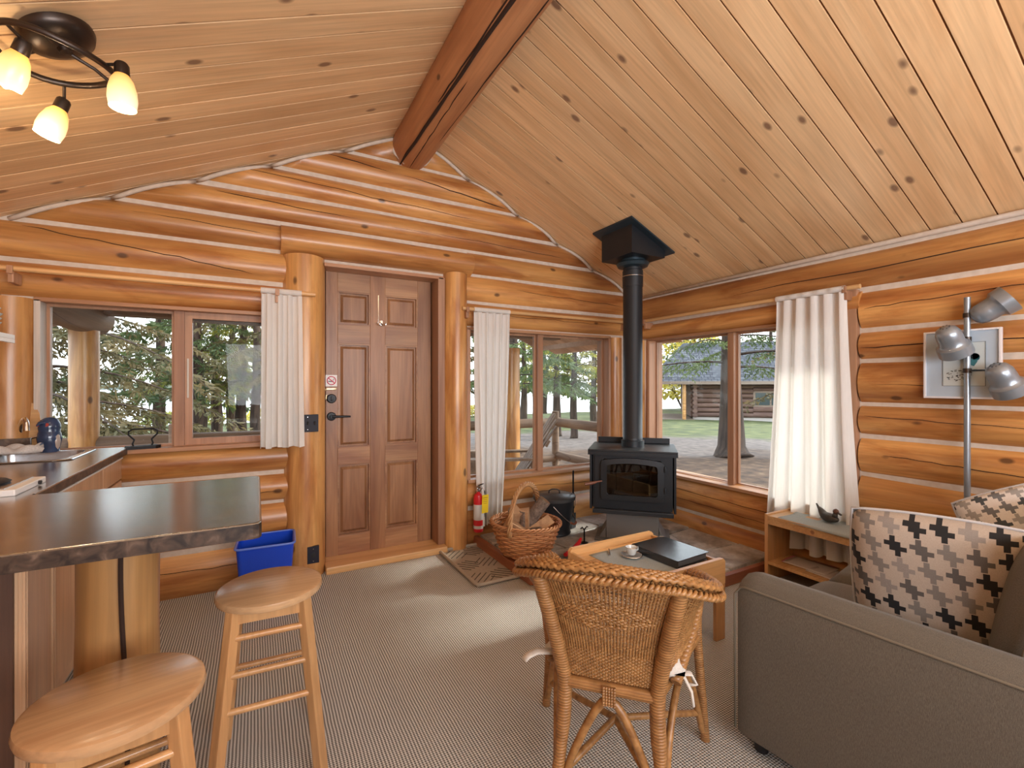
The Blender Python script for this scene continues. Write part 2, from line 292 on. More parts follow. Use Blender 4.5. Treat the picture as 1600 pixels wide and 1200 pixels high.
# ---------------------------------------------------------------- geometry helpers
def tag(o, label=None, cat=None, group=None, kind=None):
    for k, v in (('label', label), ('category', cat), ('group', group), ('kind', kind)):
        if v: o[k] = v
    return o
def empty(name, loc=(0, 0, 0), rz=0, label=None, cat=None, group=None, kind=None):
    o = bpy.data.objects.new(name, None); C.objects.link(o); o.location = loc; o.rotation_euler = (0, 0, rz); o.empty_display_size = .1
    return tag(o, label, cat, group, kind)
def bx(lo, hi):
    (a, b, c), (d, e, f) = lo, hi
    return [(a, b, c), (d, b, c), (d, e, c), (a, e, c), (a, b, f), (d, b, f), (d, e, f), (a, e, f)], [(0, 3, 2, 1), (4, 5, 6, 7), (0, 1, 5, 4), (1, 2, 6, 5), (2, 3, 7, 6), (3, 0, 4, 7)]
class G:
    def __init__(s): s.v = []; s.f = []; s.uv = None
    def add(s, v, f, M=None):
        n = len(s.v); s.v += [tuple(M @ Vector(p)) if M else tuple(p) for p in v]; s.f += [tuple(i + n for i in q) for q in f]; return s
    def box(s, lo, hi, M=None, ch=0):
        if ch:
            b = bmesh.new(); v, f = bx(lo, hi); vs = [b.verts.new(p) for p in v]
            for q in f: b.faces.new([vs[i] for i in q])
            bmesh.ops.bevel(b, geom=b.edges[:], offset=ch, segments=2, affect='EDGES', profile=.6)
            b.verts.index_update(); s.add([tuple(x.co) for x in b.verts], [[x.index for x in q.verts] for q in b.faces], M); b.free(); return s
        return s.add(*bx(lo, hi), M)
    def cbox(s, c, sz, rot=(0, 0, 0), ch=0):
        h = [x / 2 for x in sz]; return s.box([-x for x in h], h, Matrix.Translation(c) @ Euler(rot).to_matrix().to_4x4(), ch)
    def beam(s, a, b, wd, th, ch=0, up=(0, 0, 1)):
        a = Vector(a); b = Vector(b); d = b - a; L = d.length; x = d / L; u = Vector(up)
        if abs(x.dot(u)) > .98: u = Vector((0, 1, 0))
        y = u.cross(x).normalized(); z = x.cross(y); M = Matrix((x, y, z)).transposed().to_4x4(); M.translation = a
        return s.box((0, -wd / 2, -th / 2), (L, wd / 2, th / 2), M, ch)
    def tube(s, pts, r, n=8, cap=True, closed=False, sq=None):
        P = [Vector(p) for p in pts]; R = r if isinstance(r, (list, tuple)) else [r] * len(P); k = len(P); base = len(s.v); prev = None
        for i, p in enumerate(P):
            t = (P[(i + 1) % k] - P[i - 1]) if closed else (P[min(i + 1, k - 1)] - P[max(i - 1, 0)])
            t = t.normalized() if t.length > 1e-9 else Vector((0, 0, 1))
            if prev is None:
                u = Vector((0, 0, 1)) if abs(t.z) < .9 else Vector((1, 0, 0)); a = t.cross(u).normalized()
            else: a = (prev - t * prev.dot(t)); a = a.normalized() if a.length > 1e-6 else t.orthogonal().normalized()
            prev = a; b = t.cross(a)
            for j in range(n):
                an = 2 * pi * j / n; ra, rb = R[i], R[i] * (sq if sq else 1); s.v.append(tuple(p + a * (cos(an) * ra) + b * (sin(an) * rb)))
        for i in range(k if closed else k - 1):
            i2 = (i + 1) % k
            for j in range(n): j2 = (j + 1) % n; s.f.append((base + i * n + j, base + i * n + j2, base + i2 * n + j2, base + i2 * n + j))
        if cap and not closed: s.f.append(tuple(base + j for j in range(n))[::-1]); s.f.append(tuple(base + (k - 1) * n + j for j in range(n)))
        return s
    def lathe(s, prof, n=24, M=None, sx=1, sy=1):
        v = []; f = []; k = len(prof)
        for r, z in prof:
            for j in range(n): a = 2 * pi * j / n; v.append((r * cos(a) * sx, r * sin(a) * sy, z))
        for i in range(k - 1):
            for j in range(n): j2 = (j + 1) % n; f.append((i * n + j, i * n + j2, (i + 1) * n + j2, (i + 1) * n + j))
        if prof[0][0] > 1e-5: f.append(tuple(range(n))[::-1])
        if prof[-1][0] > 1e-5: f.append(tuple((k - 1) * n + j for j in range(n)))
        return s.add(v, f, M)
    def prism(s, poly, z0, z1, M=None):
        n = len(poly); v = [(x, y, z0) for x, y in poly] + [(x, y, z1) for x, y in poly]
        return s.add(v, [tuple(range(n))[::-1], tuple(range(n, 2 * n))] + [(i, (i + 1) % n, n + (i + 1) % n, n + i) for i in range(n)], M)
    def grid(s, fn, nu, nv, closed=False):
        n = len(s.v)
        for i in range(nu + 1):
            for j in range(nv + 1): s.v.append(tuple(fn(i / nu, j / nv)))
        for i in range(nu):
            for j in range(nv): s.f.append((n + i * (nv + 1) + j, n + (i + 1) * (nv + 1) + j, n + (i + 1) * (nv + 1) + j + 1, n + i * (nv + 1) + j + 1))
        return s
    def ob(s, name, mat, parent=None, loc=None, rot=None, smooth=False, **tg):
        me = bpy.data.meshes.new(name); me.from_pydata(s.v, [], s.f); me.materials.append(mat)
        bm = bmesh.new(); bm.from_mesh(me); bmesh.ops.recalc_face_normals(bm, faces=bm.faces); bm.to_mesh(me); bm.free()
        o = bpy.data.objects.new(name, me); C.objects.link(o)
        if smooth:
            me.shade_smooth()
            if smooth != 'all': me.set_sharp_from_angle(angle=radians(40))
        if parent: o.parent = parent
        if loc is not None: o.location = loc
        if rot is not None: o.rotation_euler = rot
        return tag(o, **tg)
def dup(root, loc, rz=None, label=None):
    r = root.copy(); C.objects.link(r); r.location = loc
    if rz is not None: r.rotation_euler = (0, 0, rz)
    if label: r['label'] = label
    for ch in root.children:
        c = ch.copy(); C.objects.link(c); c.parent = r
        for g in ch.children: d = g.copy(); C.objects.link(d); d.parent = c
    return r
def thicken(o, t, off=-1):
    m = o.modifiers.new('solid', 'SOLIDIFY'); m.thickness = t; m.offset = off; return o
def subsurf(o, n=1):
    m = o.modifiers.new('sub', 'SUBSURF'); m.levels = n; m.render_levels = n; return o
def arc(c, r, a0, a1, n, plane='xz', ry=None):
    out = []
    for i in range(n + 1):
        a = a0 + (a1 - a0) * i / n; u, v = r * cos(a), (ry or r) * sin(a)
        out.append({'xz': (c[0] + u, c[1], c[2] + v), 'yz': (c[0], c[1] + u, c[2] + v), 'xy': (c[0] + u, c[1] + v, c[2])}[plane])
    return out

# ================================================================ THE ROOM
XR, ZR, SL = -2.33, 3.265, .455
XW, YB = -4.66, -6.0
roof = lambda x: ZR - SL * abs(x - XR)
AN = math.atan(SL)
floor = G().box((XW - .1, YB - .1, -.08), (.1, .1, 0)).ob('floor', CARPET, kind='structure')

def log_mesh(g, L, ry, rz, n=22, jit=.012, seed=None):
    rr = random.Random(seed if seed is not None else random.random()); k = max(2, int(L / .3)); ph = rr.random() * 6; t0 = rr.uniform(-.02, .02)
    base = len(g.v)
    for i in range(k + 1):
        x = L * i / k; s = 1 + jit * sin(x * 2.3 + ph) + rr.uniform(-jit, jit) * .5 + t0 * (i / k - .5); dy = .004 * sin(x * 1.7 + ph * 2); dz = .003 * sin(x * 2.1 + ph)
        for j in range(n): a = 2 * pi * j / n; g.v.append((x, ry * s * cos(a) + dy, rz * s * sin(a) + dz))
    for i in range(k):
        for j in range(n): j2 = (j + 1) % n; g.f.append((base + i * n + j, base + i * n + j2, base + (i + 1) * n + j2, base + (i + 1) * n + j))
    g.f.append(tuple(base + j for j in range(n))[::-1]); g.f.append(tuple(base + k * n + j for j in range(n)))
def log(parent, x0, x1, y, z, ry, rz, mat=None, name='log', clip=None, jit=.012, **tg):
    g = G(); log_mesh(g, x1 - x0, ry, rz, jit=jit)
    o = g.ob(name, mat or LOG, parent, (x0, y, z), smooth=True, **tg)
    if clip:
        bm = bmesh.new(); bm.from_mesh(o.data)
        for co, no in clip:
            r = bmesh.ops.bisect_plane(bm, geom=bm.verts[:] + bm.edges[:] + bm.faces[:], plane_co=Vector(co) - Vector((x0, y, z)), plane_no=no, clear_outer=True)
            ed = [e for e in r['geom_cut'] if isinstance(e, bmesh.types.BMEdge)]
            if ed: bmesh.ops.contextual_create(bm, geom=ed)
        bm.to_mesh(o.data); bm.free()
    return o
def post(parent, x, z0, z1, y, rx, ry, mat=None, name='log_post', **tg):
    g = G(); log_mesh(g, z1 - z0, ry, rx, n=26, jit=.01)
    return g.ob(name, mat or POST, parent, (x, y, z0), (0, -pi / 2, 0), smooth=True, **tg)
def wall_slab(name, xs, zs, holes, y0=-.02, y1=.1, gable=None, **kw):
    g = G(); V = {}
    def v(x, y, z):
        k = (round(x, 4), y, round(z, 4))
        if k not in V: V[k] = len(g.v); g.v.append(k)
        return V[k]
    def solid(i, j):
        if not (0 <= i < len(xs) - 1 and 0 <= j < len(zs) - 1): return False
        cx, cz = (xs[i] + xs[i + 1]) / 2, (zs[j] + zs[j + 1]) / 2
        return not any(a < cx < b and c < cz < d for a, b, c, d in holes)
    for i in range(len(xs) - 1):
        for j in range(len(zs) - 1):
            if not solid(i, j): continue
            a, b, c, d = xs[i], xs[i + 1], zs[j], zs[j + 1]
            g.f += [(v(a, y0, c), v(b, y0, c), v(b, y0, d), v(a, y0, d)), (v(a, y1, c), v(a, y1, d), v(b, y1, d), v(b, y1, c))]
            for di, dj, p, q in ((-1, 0, (a, c), (a, d)), (1, 0, (b, c), (b, d)), (0, -1, (a, c), (b, c)), (0, 1, (a, d), (b, d))):
                if not solid(i + di, j + dj): g.f.append((v(p[0], y0, p[1]), v(q[0], y0, q[1]), v(q[0], y1, q[1]), v(p[0], y1, p[1])))
    if gable:
        x0, x1, z0, xr, zr = gable
        g.add([(x0, y0, z0), (x1, y0, z0), (xr, y0, zr), (x0, y1, z0), (x1, y1, z0), (xr, y1, zr)], [(0, 1, 2), (3, 5, 4), (0, 3, 4, 1), (1, 4, 5, 2), (2, 5, 3, 0)])
    return g.ob(name, CHINK, kind='structure', **kw)
YC, RY = .06, .13
PR = sqrt(1 - (.08 / RY) ** 2)
def row(parent, za, zb, segs, mat=None, clip=None, extra=0):
    rz = ((zb - za) / 2 - .013) / PR
    for a, b in segs: log(parent, a, b, YC - extra, (za + zb) / 2, RY, rz, mat, clip=clip)

# ---- wall_back: door, kitchen window and porch window
W1 = (-4.44, -3.215, .93, 1.80); W2 = (-1.845, -.34, .53, 1.79); DR = (-2.96, -2.07, 0, 2.18)
xs = sorted({XW - .1, 0.1, W1[0], W1[1], W2[0], W2[1], DR[0], DR[1]}); zs = sorted({0, .53, .93, 1.79, 1.80, 2.18, 2.205})
wb = wall_slab('wall_back', xs, zs, [W1, W2, DR], gable=(XW, 0, 2.205, XR, ZR))
CA = [-.04, .28, .53, .73, .93]
for za, zb in zip(CA[:-1], CA[1:]): row(wb, za, zb, [(XW, -3.12)])
row(wb, -.04, .30, [(-1.9, -.0)]); row(wb, .30, .53, [(-1.9, -.0)])
row(wb, 1.80, 2.01, [(XW, -3.12), (-1.9, -.0)]); row(wb, 2.01, 2.235, [(XW, -3.12), (-1.9, -.0)])
nL = Vector((-SL, 0, 1)).normalized(); nR = Vector((SL, 0, 1)).normalized(); clip = [((XR, 0, ZR - .012), nL), ((XR, 0, ZR - .012), nR)]
CG = [2.235, 2.43, 2.62, 2.81, 3.025, 3.27]
row(wb, 2.235, 2.43, [(XW, -3.19), (-1.85, 0)], clip=clip)
for za, zb in zip(CG[1:-1], CG[2:]): row(wb, za, zb, [(XW, 0)], clip=clip)
log(wb, -3.235, -1.83, .03, 2.315, .165, .105, name='lintel_log')
for x, z0, z1, rx, ry, yc in ((-3.085, 0, 2.215, .14, .17, .03), (-1.957, 0, 2.225, .112, .16, .03), (-.235, .53, 1.79, .10, .13, .06), (-4.555, .93, 1.80, .118, .16, .05)):
    post(wb, x, z0, z1, yc, rx, ry)
# mortar line following the log ends up the ceiling
for sg in (-1, 1):
    pts = []
    for za, zb in zip([2.235] + CG[1:-1], CG[1:]):
        zc = (za + zb) / 2; rz = ((zb - za) / 2 - .013) / PR
        for i in range(9):
            z = za + (zb - za) * i / 8; q = 1 - ((z - zc) / rz) ** 2; y = YC - RY * sqrt(max(q, .3)); x = XR + sg * max((ZR - .016 - z) / SL, .02); pts.append((x, min(y, -.018), z - .004))
    G().tube(pts, .0135, 6).ob('mortar_strip', CHINK, wb, smooth='all')
G().tube([(-2.49, -.055, 3.16), (-2.46, -.055, 3.08), (-2.39, -.06, 3.025), (-2.30, -.06, 3.015), (-2.22, -.06, 3.05), (-2.17, -.055, 3.12)], .012, 6).ob('mortar_strip', CHINK, wb, smooth='all')
# long drying checks in two of the gable logs
def check_crack(parent, pts, r=.004):
    G().tube(pts, [r * .2] + [r] * (len(pts) - 2) + [r * .2], 5).ob('drying_crack', plain_crack, parent)
plain_crack = plain('crack_shadow_brown', (.03, .012, .006), .9)
def surf_y(z, za, zb, ex=0):
    rz = ((zb - za) / 2 - .013) / PR; q = 1 - ((z - (za + zb) / 2) / rz) ** 2; return YC - ex - RY * sqrt(max(q, .05)) - .0005
rc = random.Random(4)
def crack_line(za, zb, x0, x1, z0, z1, r=.004):
    n = 14; pts = []
    for i in range(n + 1):
        t = i / n; z = z0 + (z1 - z0) * t + rc.uniform(-.006, .006); pts.append((x0 + (x1 - x0) * t, surf_y(z, za, zb), z))
    check_crack(wb, pts, r)
crack_line(2.81, 3.025, -2.95, -1.50, 2.965, 2.845, .005)
crack_line(2.43, 2.62, -3.6, -2.0, 2.56, 2.50, .0025)
crack_line(2.235, 2.43, -4.4, -3.3, 2.37, 2.33, .002)
crack_line(2.01, 2.235, -4.5, -3.4, 2.20, 2.06, .0022)
crack_line(2.43, 2.62, -2.9, -.9, 2.54, 2.49, .002)
crack_line(2.62, 2.81, -3.5, -1.1, 2.74, 2.66, .0018)
crack_line(2.01, 2.235, -1.7, -.2, 2.15, 2.10, .002)
crack_line(1.80, 2.01, -1.8, -.4, 1.92, 1.90, .0015)
crack_line(.30, .53, -1.7, -.3, .44, .40, .002)
crack_line(.53, .73, -4.0, -3.2, .65, .60, .002)
crack_line(.03, .28, -4.2, -3.2, .18, .15, .002)

# ---- wall_right (local x runs towards the camera side, local y outwards)
wr = wall_slab('wall_right', [-.1, .27, 1.99, 6.1], [0, .5, 1.76, 2.2], [(.27, 1.99, .5, 1.76)], rot=(0, 0, -pi / 2))
CB = [-.03, .2, .5, .76, 1.0, 1.203, 1.472, 1.667, 1.927]
row(wr, -.03, .2, [(0.02, 6)]); row(wr, .2, .5, [(0.02, 6)])
for za, zb in zip(CB[2:-1], CB[3:]): row(wr, za, zb, [(2.065, 6)])
row(wr, 1.76, 1.927, [(0.02, 2.07)]); row(wr, 1.927, 2.172, [(0.02, 6)])
post(wr, .155, .5, 1.76, .06, .10, .13)
G().box((1.985, -.06, .5), (2.055, .06, 1.93), ch=.006).ob('corner_board', TRIMV, wr)
G().tube([(.03, -.035, 2.186), (2, -.035, 2.188), (4, -.037, 2.186), (6, -.035, 2.186)], .016, 8).ob('mortar_strip', CHINK, wr, smooth='all')
# long check along the top log
G().tube([(1.2, -.0725, 2.03), (1.6, -.0725, 2.045), (2.1, -.073, 2.035), (2.6, -.0725, 2.05), (3.2, -.0725, 2.05)], [.0005, .0025, .003, .003, .001], 5).ob('drying_crack', plain_crack, wr)

def crack_r(za, zb, x0, x1, z0, z1, r=.002):
    n = 14; check_crack(wr, [(x0 + (x1 - x0) * i / n, surf_y(z0 + (z1 - z0) * i / n, za, zb), z0 + (z1 - z0) * i / n + rc.uniform(-.004, .004)) for i in range(n + 1)], r)
crack_r(1.667, 1.927, 2.1, 3.0, 1.80, 1.83); crack_r(1.472, 1.667, 2.08, 3.2, 1.555, 1.56, .003); crack_r(1.203, 1.472, 2.1, 2.9, 1.33, 1.31); crack_r(1.0, 1.203, 2.1, 3.1, 1.13, 1.10); crack_r(.76, 1.0, 2.2, 3.0, .90, .86); crack_r(.2, .5, .3, 2.0, .40, .36); crack_r(.2, .5, .6, 1.8, .31, .28, .0015)
# ---- wall_left and wall_front close the room behind the camera
wl_ = wall_slab('wall_left', [-.1, 6.1], [0, 2.2], [], loc=(XW, YB, 0), rot=(0, 0, pi / 2))
for za, zb in zip([0, .25, .5, .75, 1.0, 1.25, 1.5, 1.73, 1.95], [.25, .5, .75, 1.0, 1.25, 1.5, 1.73, 1.95, 2.18]): row(wl_, za, zb, [(0, 6)])
wf = wall_slab('wall_front', [-.1, 4.76], [0, 2.2], [], gable=(0, 4.66, 2.2, 2.33, ZR), loc=(0, YB, 0), rot=(0, 0, pi))
for za, zb in zip([0, .25, .5, .75, 1.0, 1.25, 1.5, 1.73, 1.95], [.25, .5, .75, 1.0, 1.25, 1.5, 1.73, 1.95, 2.18]): row(wf, za, zb, [(0, 4.66)])

# ---- ceiling: two slopes of knotty pine boards, ridge log
SLP = 2.36 / cos(AN)
g = G()
for sg in (-1, 1):
    x1 = XR + sg * 2.9; z1 = ZR - SL * 2.9
    g.add([(XR, YB - .1, ZR + .008), (x1, YB - .1, z1 + .008), (x1, .08, z1 + .008), (XR, .08, ZR + .008), (XR, YB - .1, ZR + .15), (x1, YB - .1, z1 + .15), (x1, .08, z1 + .15), (XR, .08, ZR + .15)],
          [(0, 1, 2, 3), (4, 7, 6, 5), (0, 4, 5, 1), (1, 5, 6, 2), (2, 6, 7, 3), (3, 7, 4, 0)])
ceil_ = g.ob('ceiling', plain('ceiling_groove_brown', (.15, .06, .02), .8), kind='structure')
PW = .1373
pm = G().box((0, 0.0036, 0), (SLP, PW - .0036, .026), ch=.0012)
pl0 = pm.ob('plank', PLANK, ceil_)
rp = random.Random(3); first = True
for sg in (1, -1):
    for i in range(int(6.05 / PW) + 1):
        o = pl0 if first else pl0.copy()
        if not first: C.objects.link(o)
        first = False
        y = .07 - (i + 1) * PW; dz = rp.uniform(0, .0015)
        if sg == 1: o.rotation_euler = (0, AN, 0); o.location = (XR, y, ZR + dz)
        else: o.rotation_euler = (0, AN, pi); o.location = (XR, y + PW, ZR + dz)
rb = empty('ridge_beam', (XR, 0, 3.165), label='thick cracked round ridge log running under the peak of the pine ceiling', cat='beam')
g = G(); log_mesh(g, 6.0, .155, .165, n=32, jit=.02, seed=5)
g.ob('log', BEAM, rb, rot=(0, 0, -pi / 2), smooth=True)
def beam_pt(a, y, r=.157): return (sin(a) * r, y, -cos(a) * (r + .008))
for n_, (a0, a1, ya, yb, rr_) in enumerate(((-.55, -.35, -.02, -3.2, .0105), (-.62, -.5, -.9, -2.3, .0045), (.42, .5, -.5, -1.9, .0035), (-.1, -.2, -.05, -1.2, .003))):
    pts = [beam_pt(a0 + (a1 - a0) * i / 16 + rc.uniform(-.02, .02), ya + (yb - ya) * i / 16) for i in range(17)]
    G().tube(pts, [rr_ * .4] + [rr_ * (.8 + .4 * rc.random()) for _ in range(15)] + [rr_ * .2], 6).ob('drying_crack', plain_crack, rb)

# ---- windows (local: x along the wall, y outwards, z up)
def window(name, a, b, z0, z1, mull, sash=None, **kw):
    root = empty(name, kind='structure', **kw)
    d0, d1 = -.05, .13
    for x in (a, b): G().box((x - .014, d0, z0), (x + .014, d1, z1), ch=.003).ob('jamb', JAMBW if (sash and x == a) else TRIMV, root)
    G().box((a - .014, d0, z1 - .012), (b + .014, d1, z1 + .012), ch=.003).ob('head_board', TRIMW, root)
    G().box((a - .02, d0 - .03, z0 - .014), (b + .02, d1, z0 + .012), ch=.004).ob('sill_board', TRIMW, root)
    m_ = mull
    G().box((m_ - .028, .0, z0), (m_ + .028, .09, z1), ch=.004).ob('mullion', TRIMV, root)
    for i, (p, q) in enumerate(((a + .014, m_ - .028), (m_ + .028, b - .014))):
        fw = .04 if sash == i else .014; y0, y1 = (.02, .055) if sash == i else (.04, .07)
        zA, zB = z0 + .012, z1 - .012
        fr = G().box((p, y0, zA), (p + fw, y1, zB)).box((q - fw, y0, zA), (q, y1, zB)).box((p + fw, y0, zA), (q - fw, y1, zA + fw)).box((p + fw, y0, zB - fw), (q - fw, y1, zB)).ob('sash', TRIMV, root)
        if sash == i:
            G().box((p + .02, .06, zA + .02), (p + .034, .075, zB - .02)).box((q - .034, .06, zA + .02), (q - .02, .075, zB - .02)).box((p + .034, .06, zA + .02), (q - .034, .075, zA + .034)).box((p + .034, .06, zB - .06), (q - .034, .075, zB - .02)).ob('screen_frame', DARKM, root)
            G().box((p + .012, .012, zA + .30), (p + .022, .02, zA + .55), ch=.002).ob('sash_latch', plain('latch_white', (.6, .57, .52), .4), root)
        G().box((p + fw * .6, .052, zA + fw * .6), (q - fw * .6, .055, zB - fw * .6)).ob('pane', GLASS, root)
    return root
window('window_1', W1[0], W1[1], W1[2], W1[3], -3.805, sash=1)
window('window_2', W2[0] + .0, W2[1], W2[2], W2[3], -1.115)
window('window_3', .27, 1.99, .5, 1.76, 1.125, rz=-pi / 2)

# ---- door
dr = empty('door_1', (-2.525, .09, 0), kind='structure')
X = lambda x: x + 2.525
for a, b in ((-2.932, -2.848), (-2.612, -2.496), (-2.236, -2.125)): G().box((X(a), 0, .05), (X(b), .04, 2.165), ch=.003).ob('stile', DOORV, dr)
for a, b in ((2.025, 2.165), (1.635, 1.775), (.725, .85), (.05, .19)):
    G().box((X(-2.848), .001, a), (X(-2.612), .04, b), ch=.002).ob('rail', DOORH, dr); G().box((X(-2.496), .001, a), (X(-2.236), .04, b), ch=.002).ob('rail', DOORH, dr)
for a, b in ((-2.848, -2.612), (-2.496, -2.236)):
    for c, d in ((1.775, 2.025), (.85, 1.635), (.19, .725)):
        g = G(); g.box((X(a), .026, c), (X(b), .035, d))
        i1, i2 = .022, .04
        v = [(X(a) + i1, .026, c + i1), (X(b) - i1, .026, c + i1), (X(b) - i1, .026, d - i1), (X(a) + i1, .026, d - i1), (X(a) + i2, .012, c + i2), (X(b) - i2, .012, c + i2), (X(b) - i2, .012, d - i2), (X(a) + i2, .012, d - i2)]
        g.add(v, [(4, 5, 6, 7), (0, 1, 5, 4), (1, 2, 6, 5), (2, 3, 7, 6), (3, 0, 4, 7)]); g.ob('panel', DOORV, dr)
        g = G(); t_ = .010
        for lo, hi in (((X(a), .004, c), (X(b), .028, c + t_)), ((X(a), .004, d - t_), (X(b), .028, d)), ((X(a), .004, c + t_), (X(a) + t_, .028, d - t_)), ((X(b) - t_, .004, c + t_), (X(b), .028, d - t_))): g.box(lo, hi)
        g.ob('panel_bead', DOORH, dr)
h = G().lathe([(0, 0), (.032, 0), (.032, .008), (.027, .014), (.012, .016), (.012, .045), (0, .045)], 24, Matrix.Translation((X(-2.893), 0, 1.09)) @ Matrix.Rotation(pi / 2, 4, 'X')).ob('handle_rose', BLACKP, dr, smooth=True, label='round black handle plate')
G().tube([(X(-2.893), -.042, 1.09), (X(-2.86), -.05, 1.09), (X(-2.80), -.05, 1.089), (X(-2.765), -.046, 1.088)], [.011, .0095, .008, .007], 10).ob('lever', BLACKP, dr, smooth=True, label='black door lever')
G().lathe([(0, 0), (.034, 0), (.034, .012), (.028, .02), (0, .021)], 24, Matrix.Translation((X(-2.893), 0, 1.222)) @ Matrix.Rotation(pi / 2, 4, 'X')).box((X(-2.893) - .006, -.036, 1.205), (X(-2.893) + .006, -.02, 1.24), ch=.002).ob('deadbolt', BLACKP, dr, smooth=True, label='round black deadbolt turn')
sg_ = G().box((-.04, -.002, -.042), (.04, 0, .042)).ob('no_smoking_sign', WHITE, dr, (X(-2.893), -.001, 1.355), label='small square no smoking sticker')
RC = plain('sign_red', (.62, .03, .09), .5)
G().tube(arc((0, -.003, 0), .030, 0, 2 * pi * 31 / 32, 31), .0032, 6, closed=True).cbox((0, -.003, 0), (.058, .0012, .0065), (0, radians(42), 0)).ob('prohibition_ring', RC, sg_)
G().cbox((-.006, -.0026, -.006), (.034, .001, .006)).cbox((.013, -.0026, -.006), (.004, .001, .006)).cbox((.012, -.0026, .005), (.003, .001, .010), (0, .4, 0)).cbox((.017, -.0026, .011), (.003, .001, .010), (0, -.4, 0)).ob('cigarette_mark', INK, sg_)
G().box((X(-2.93), -.008, 1.285), (X(-2.86), 0, 1.300), ch=.002).tube([(X(-2.93), -.010, 1.295), (X(-2.945), -.016, 1.27), (X(-2.94), -.02, 1.235), (X(-2.932), -.014, 1.215), (X(-2.928), -.012, 1.25)], .0035, 6).ob('door_chain', GOLDK, dr, smooth=True, label='brass security chain')
g = G().box((X(-2.528) - .012, -.004, 1.785), (X(-2.528) + .012, 0, 1.825), ch=.001).box((X(-2.553) , -.003, 1.80), (X(-2.553) + .006, 0, 2.02))
for sgn in (-1, 1): g.tube([(X(-2.528), -.005, 1.80), (X(-2.528) + sgn * .012, -.022, 1.786), (X(-2.528) + sgn * .026, -.03, 1.788), (X(-2.528) + sgn * .034, -.028, 1.804)], [.005, .004, .004, .005], 8)
g.ob('coat_hook', CHROME, dr, smooth=True, label='double chrome coat hook on the door')
for a, b, z0, z1, nm in ((DR[0] - .012, -2.950, .05, 2.18, 'jamb'), (-2.115, DR[1] + .012, .05, 2.18, 'jamb')):
    G().box((X(a), -.15 if a > -2.5 else -.03, z0), (X(b), .04, z1), ch=.004).ob(nm, TRIMV if a > -2.5 else LOG, dr)
G().box((X(DR[0]), -.15, 2.165), (X(DR[1]), .04, 2.19), ch=.003).ob('head_board', TRIMW, dr)
G().box((X(-2.955), -.215, 0), (X(-2.06), .04, .05), ch=.006).ob('threshold', PINEX, dr)
G().box((X(-3.0), .045, 0), (X(-2.02), .06, 2.2)).ob('weather_board', CABSH, dr)

# ================================================================ OUTDOORS
def gz(x, y):
    r = math.hypot(x + 3.4, y + 3.5); z = -.32 - .022 * max(0, min(r, 34) - 9)
    if y > 26: z -= .11 * (y - 26)
    return max(z, -3)
def gfn(u, v):
    x = -70 + 190 * u; y = -60 + 104 * v
    return (x, y, gz(x, y) + .03 * sin(x * 1.3) * sin(y * 1.1))
G().grid(gfn, 90, 60).ob('ground', GROUND, kind='structure', smooth='all')
G().box((-300, 28, -1.6), (400, 330, -1.25)).ob('lake', WATER, kind='structure')
rf = random.Random(11)
g = G(); n0 = 220
for i in range(n0):
    x = -300 + 700 * i / n0; h_ = rf.uniform(1.0, 2.6); wd = rf.uniform(2, 4)
    for k in range(3):
        xx = x + rf.uniform(-2, 2); yy = 300 + rf.uniform(-8, 8); hh = h_ * rf.uniform(.6, 1)
        g.lathe([(wd, -1.2), (wd * .8, hh * .4), (wd * .4, hh * .8), (0, hh)], 6, Matrix.Translation((xx, yy, 0)))
g.ob('far_treeline', FARG, kind='stuff', label='low line of trees along the far lake shore')
tag(bpy.data.objects['far_treeline'], cat='trees')

